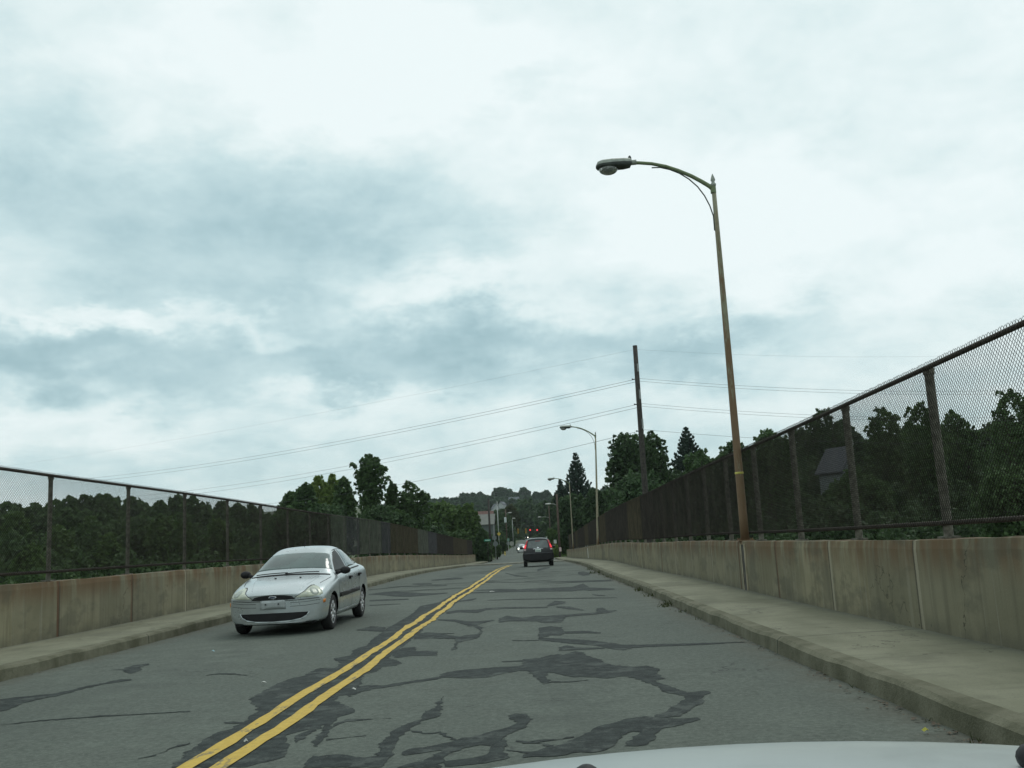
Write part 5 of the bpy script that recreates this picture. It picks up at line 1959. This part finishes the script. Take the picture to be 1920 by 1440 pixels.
RT = [(1180, 900), (1300, 870), (1400, 835), (1470, 815), (1560, 790), (1600, 800), (1640, 800), (1720, 790), (1800, 800), (1860, 780), (1950, 760), (2200, 740)]
it = []
for Y, dy, hw in ((165, -8, 34), (150, 14, 40), (110, 50, 55), (85, 95, 62), (66, 140, 74)):
    x = 1150
    while x < 2500:
        if not (1525 < x < 1630 and dy < 60) or Y > 125:
            it.append((x + rw.uniform(-10, 10), line_y(RT, x) + dy + rw.uniform(0, 26), hw * rw.uniform(.75, 1.2), Y + rw.uniform(-6, 6)))
        x += hw * .95
wood('woods', 'dense dark woods filling the lower half of the view through the right fence', it, 'dark', .27, .62, 3)
HT = [(700, 950), (800, 938), (850, 933), (872, 926), (890, 924), (905, 928), (915, 934), (960, 932), (1000, 932), (1040, 928), (1100, 925), (1200, 900)]
it = []
for Y, dy, hw in ((820, 0, 11), (720, 7, 12), (620, 16, 13), (520, 27, 15)):
    x = 700
    while x < 1230:
        if not (915 < x < 950 and dy > 8):
            it.append((x + rw.uniform(-3, 3), line_y(HT, x) + dy + rw.uniform(-1, 5), hw * rw.uniform(.75, 1.25), Y + rw.uniform(-20, 20)))
        x += hw * .95
wood('woods', 'woods covering the far hill at the end of the road', it, 'far', .30, .6, 4)
it = []
for x, y, h, Y in ((930, 985, 14, 300), (936, 998, 14, 240), (925, 990, 16, 220), (912, 1000, 14, 180), (1000, 975, 22, 470), (965, 985, 18, 400), (1030, 965, 26, 300), (1060, 960, 26, 220), (1070, 985, 30, 165), (1100, 970, 30, 160), (1050, 985, 20, 200), (1130, 960, 36, 140), (995, 992, 20, 520), (940, 990, 14, 320), (1016, 985, 14, 360)):
    it.append((x, y, h, Y))
it += [(932, 960, 11, 400), (942, 957, 9, 420), (924, 966, 11, 300), (937, 972, 12, 330), (950, 962, 9, 380)]
wood('woods', 'dark undergrowth and trees lining both sides of the far road', it, 'dark', .30, .65, 5)

# verge grass past the bridge and weeds in the gutter
def tufts(name, label, spots, leaf, r):
    vs = []
    for (X, Y, z, rad, h, n) in spots:
        for _ in range(n):
            a, d = r.uniform(0, 6.28), rad * r.uniform(0, 1) ** .6
            x, y = X + d * math.cos(a), Y + d * math.sin(a)
            t = r.uniform(0, 6.28)
            w = h * r.uniform(.08, .16)
            hh = h * r.uniform(.3, .9)
            lx, ly = r.normal(0, h * .35), r.normal(0, h * .35)
            vs += [(x - w * math.cos(t), y - w * math.sin(t), z), (x + w * math.cos(t), y + w * math.sin(t), z), (x + lx + w * .3, y + ly, z + hh), (x + lx - w * .3, y + ly, z + hh)]
    o = mobj(name, quad_mesh(name, np.array(vs)), LEAF[leaf])
    tag(o, label, 'weeds' if 'gutter' in label else 'grass', kind='stuff')


rg = np.random.default_rng(9)
sp = []
for _ in range(420):
    Y = rg.uniform(126, 300)
    X = -6.6 - rg.uniform(.0, 4.0)
    sp.append((X, Y, terr(X, Y) - .02, .6, .35, 14))
    X = 2.7 + rg.uniform(.0, 4.0)
    sp.append((X, Y, terr(X, Y) - .02, .6, .35, 12))
tufts('grass', 'rough green grass on the verges of the far road', sp, 'light', rg)
sp = []
for q, rad, n, h in (((1245, 1138), .16, 26, .10), ((1262, 1134), .14, 22, .11), ((1288, 1148), .12, 18, .08), ((1225, 1118), .2, 24, .10), ((1200, 1108), .2, 24, .12), ((1120, 1075), .3, 40, .14), ((1135, 1078), .2, 24, .10), ((1150, 1082), .2, 16, .10), ((1110, 1068), .3, 30, .14),
                     ((1790, 1352), .05, 8, .03), ((1842, 1392), .08, 12, .05), ((1610, 1288), .06, 8, .04)):
    p = ground(*q)
    sp.append((min(p.x, KR - .03), p.y, zr(p.y, KR), rad, h, n))
for _ in range(60):
    Y = rg.uniform(14, 90)
    s = rg.random() < .5
    X = KR - .06 if s else KL + .06
    sp.append((X, Y, zr(Y, X), .08, .06, 5))
tufts('weeds', 'dry weeds growing in the gutter along the kerbs', sp, 'olive', rg)
# brown leaf litter and grit lying in the gutters
vs = []
for _ in range(900):
    right = rg.random() < .7
    Y = 4.5 + 60 * rg.random() ** 1.8
    off = abs(rg.normal(0, .07)) + .01
    X = KR - .03 - off if right else KL + .03 + off
    s = rg.uniform(.006, .022) * (1 + Y / 40)
    a = rg.uniform(0, 6.28)
    z = zr(Y, X) + .006
    for k, q in enumerate((0, 1.6, 3.1, 4.7)):
        w_ = s * (1 if k % 2 == 0 else .55)
        vs.append((X + w_ * math.cos(a + q), Y + w_ * math.sin(a + q), z + rg.uniform(0, .012)))
o = mobj('gutter_litter', quad_mesh('gutter_litter', np.array(vs)), m_leaf('dry_brown_litter', (.035, .026, .016), (.13, .10, .06), .05))
tag(o, 'brown leaf litter and grit lying in the gutters', 'litter', kind='stuff')
# path at the left corner
v = []
for X, Y in ((-6.5, 126.2), (-6.5, 129), (-22, 140), (-22, 136)):
    v.append((X, Y, terr(X, Y) + .10))
o = pydata('side_path', v, [(0, 1, 2, 3)], MAT['pave'])
o['kind'] = 'structure'


# litter
def scrap(q, s, mat, label, cat, name, dz=0.0):
    p = ground(*q, dz=dz)
    a = rnd.uniform(0, 3)
    v = []
    for k in range(6):
        w = a + k * PI / 3
        rr = s * rnd.uniform(.6, 1.1)
        v.append((rr * math.cos(w), rr * .55 * math.sin(w), .012 + rnd.uniform(-.008, .012)))
    v.append((0, 0, .03))
    o = pydata(name, v, [(k, (k + 1) % 6, 6) for k in range(6)], mat)
    o.location = (p.x, p.y, zr(p.y, p.x) + dz + .012)
    tag(o, label, cat)


ywl = plain('yellow_fallen_leaf', (.50, .47, .08), .7, 0, .15)
scrap((1755, 1348), .022, MAT['whitep'], 'white scrap in the right gutter close to the kerb, nearer of two', 'litter', 'paper_scrap')
scrap((1793, 1362), .016, MAT['whitep'], 'tiny white scrap in the right gutter right at the foot of the kerb', 'litter', 'paper_scrap')
scrap((1736, 1378), .028, ywl, 'yellow fallen leaf lying on the road in front of the bonnet', 'leaf', 'fallen_leaf')
scrap((1711, 1328), .02, ywl, 'small yellow leaf in the right gutter', 'leaf', 'fallen_leaf')
scrap((495, 1285), .03, MAT['whitep'], 'white scrap on the road left of the yellow lines', 'litter', 'paper_scrap')
scrap((663, 1298), .03, MAT['whitep'], 'white scrap on the road just right of the yellow lines', 'litter', 'paper_scrap')
scrap((461, 1396), .02, MAT['whitep'], 'white speck lying between the two yellow lines', 'litter', 'paper_scrap')
scrap((923, 1111), .09, MAT['whitep'], 'flat white scrap far along the road in our lane', 'litter', 'paper_scrap')
scrap((378, 1137), .13, MAT['whitep'], 'crumpled white bag on the left sidewalk by the silver car', 'litter', 'plastic_bag', CH + .01)
scrap((400, 1224), .03, plain('pale_blue_scrap', (.35, .55, .60), .5), 'pale blue scrap on the road below the silver car', 'litter', 'paper_scrap')

# ------------------------------------------------------------------ sky
W = bpy.data.worlds.new('World')
SC.world = W
W.use_nodes = True
nt = W.node_tree
nt.nodes.clear()


class WT_(NT):
    def __init__(s): s.t = nt


w = WT_()
SUN_EL, SUN_AZ = R(58), R(25)
sky = w.n('ShaderNodeTexSky', sky_type='NISHITA')
sky.sun_disc = False
sky.sun_elevation = SUN_EL
sky.sun_rotation = SUN_AZ
dr = w.n('ShaderNodeTexCoord').outputs['Generated']
X, Y_, Z = w.xyz(dr)
zz = w.math('ADD', w.math('MAXIMUM', Z, 0.0), .22)
cx_ = w.math('DIVIDE', X, zz)
cy_ = w.math('DIVIDE', Y_, zz)
cmb = w.n('ShaderNodeCombineXYZ')
w.l(cx_, cmb.inputs[0])
w.l(cy_, cmb.inputs[1])
cmb.inputs[2].default_value = 3.7
n1 = w.noise(w.scale(dr, (3.0, 3.0, 4.6)), 1.0, 8, .58, .25)
n2 = w.noise(w.scale(cmb.outputs[0], (1.6, 2.0, 1)), 1.6, 8, .60, .5)
n3 = w.noise(w.scale(dr, (13, 13, 20)), 1.0, 6, .6, .2)
# direction as azimuth / elevation, roughened so that cloud edges are irregular
az = w.math('ARCTAN2', X, Y_)
el = w.math('ARCSINE', Z)
w1 = w.math('SUBTRACT', w.noise(w.scale(dr, (6, 6, 12)), 1.0, 6, .6), .5)
w2 = w.math('SUBTRACT', w.noise(w.scale(dr, (7, 7, 14)), 1.3, 6, .6), .5)
az = w.math('ADD', az, w.math('MULTIPLY', w1, .30))
el = w.math('ADD', el, w.math('MULTIPLY', w2, .16))


def azel(x, y):
    d = ray(x, y).normalized()
    return math.atan2(d.x, d.y), math.asin(d.z)


acc = None
for x, y, sx, sy, wt in SKYB if 'SKYB' in globals() else (
        (420, 510, 290, 110, .50), (60, 680, 300, 70, .58), (250, 380, 380, 80, .20), (700, 640, 320, 70, .42), (1000, 650, 260, 60, .42), (660, 725, 160, 28, .35),
        (520, 330, 300, 80, .28), (1350, 640, 160, 50, .38), (950, 160, 90, 40, .28), (60, 250, 160, 160, .22), (1150, 700, 500, 60, .22), (800, 430, 260, 60, .22), (900, 860, 1400, 70, .24),
        (1850, 300, 260, 160, .10), (1400, 480, 300, 80, .12),
        (700, 130, 330, 130, -.45), (180, 595, 110, 26, -.50), (480, 620, 200, 26, -.35), (820, 545, 160, 40, -.35), (1560, 430, 360, 110, -.25), (1250, 400, 260, 110, -.35), (160, 800, 300, 40, -.25), (1750, 520, 260, 60, -.15)):
    a0, e0 = azel(x, y)
    da = w.math('MULTIPLY', w.math('SUBTRACT', az, a0), F / sx)
    de = w.math('MULTIPLY', w.math('SUBTRACT', el, e0), F / sy)
    q = w.math('ADD', w.math('MULTIPLY', da, da), w.math('MULTIPLY', de, de))
    g = w.math('MULTIPLY', w.math('EXPONENT', w.math('MULTIPLY', q, -1.0)), wt)
    acc = g if acc is None else w.math('ADD', acc, g)
dens = w.math('ADD', acc, w.math('MULTIPLY', w.math('SUBTRACT', n1, .5), .62))
dens = w.math('ADD', dens, w.math('MULTIPLY', w.math('SUBTRACT', n2, .5), .62))
dens = w.math('ADD', dens, w.math('MULTIPLY', w.math('SUBTRACT', n3, .5), .62))
dens = w.math('ADD', dens, .215, clamp=True)
cr = w.n('ShaderNodeValToRGB')
el_ = cr.color_ramp.elements
stops = [(0.0, (.850, .940, .938)), (.24, (.745, .865, .865)), (.50, (.58, .742, .760)), (.76, (.43, .60, .635)), (1.0, (.32, .485, .525))]
while len(el_) < len(stops): el_.new(.5)
for e, (p_, c_) in zip(el_, stops):
    e.position = p_
    e.color = (*c_, 1)
w.l(dens, cr.inputs[0])
# below the horizon: dull ground bounce
hz = w.ramp(Z, (-.05, .0))
col = w.mix(hz, (.10, .12, .11), cr.outputs[0])
zen = w.ramp(Z, (.52, 1.0, 1.0, .85))
b1 = w.n('ShaderNodeBackground')
w.l(col, b1.inputs['Color'])
w.l(zen, b1.inputs['Strength'])
b2 = w.n('ShaderNodeBackground')
w.l(sky.outputs[0], b2.inputs['Color'])
b2.inputs['Strength'].default_value = .006
ad = w.n('ShaderNodeAddShader')
w.l(b1.outputs[0], ad.inputs[0])
w.l(b2.outputs[0], ad.inputs[1])
ow = w.n('ShaderNodeOutputWorld')
w.l(ad.outputs[0], ow.inputs['Surface'])

sun = bpy.data.lights.new('sun', 'SUN')
sun.energy = .8
sun.angle = R(25)
sun.color = (1, .97, .92)
so = bpy.data.objects.new('sun', sun)
COL.objects.link(so)
sd_ = Vector((math.sin(SUN_AZ) * math.cos(SUN_EL), math.cos(SUN_AZ) * math.cos(SUN_EL), math.sin(SUN_EL)))
so.rotation_euler = (-sd_).to_track_quat('-Z', 'Y').to_euler()

# ------------------------------------------------------------------ camera and output
cd = bpy.data.cameras.new('camera')
cd.sensor_width = 36
cd.lens = F / 1920 * 36
cd.clip_start = .05
cd.clip_end = 9000
co = bpy.data.objects.new('camera', cd)
COL.objects.link(co)
M3 = Matrix((RGT, UPV, -FWD)).transposed()
co.matrix_world = Matrix.Translation(CAM) @ M3.to_4x4()
SC.camera = co
SC.view_settings.view_transform = 'Standard'
SC.view_settings.look = 'None'
SC.view_settings.exposure = 0
SC.view_settings.gamma = 1
SC.render.engine = 'CYCLES'
# faint summer haze: one closed box of thin air round everything, the sky outside it
hz_ = MB().box((0, 560, 53), (2200, 2300, 140)).build('haze')
hz_['kind'] = 'stuff'
hm = bpy.data.materials.new('thin_haze')
hm.use_nodes = True
ht = hm.node_tree
ht.nodes.clear()
hv = ht.nodes.new('ShaderNodeVolumePrincipled')
hv.inputs['Color'].default_value = (.86, .93, .95, 1)
hv.inputs['Density'].default_value = .00011
ho = ht.nodes.new('ShaderNodeOutputMaterial')
ht.links.new(hv.outputs[0], ho.inputs['Volume'])
hz_.data.materials.append(hm)
SC.cycles.use_denoising = True
SC.cycles.max_bounces = 6
SC.cycles.transparent_max_bounces = 8
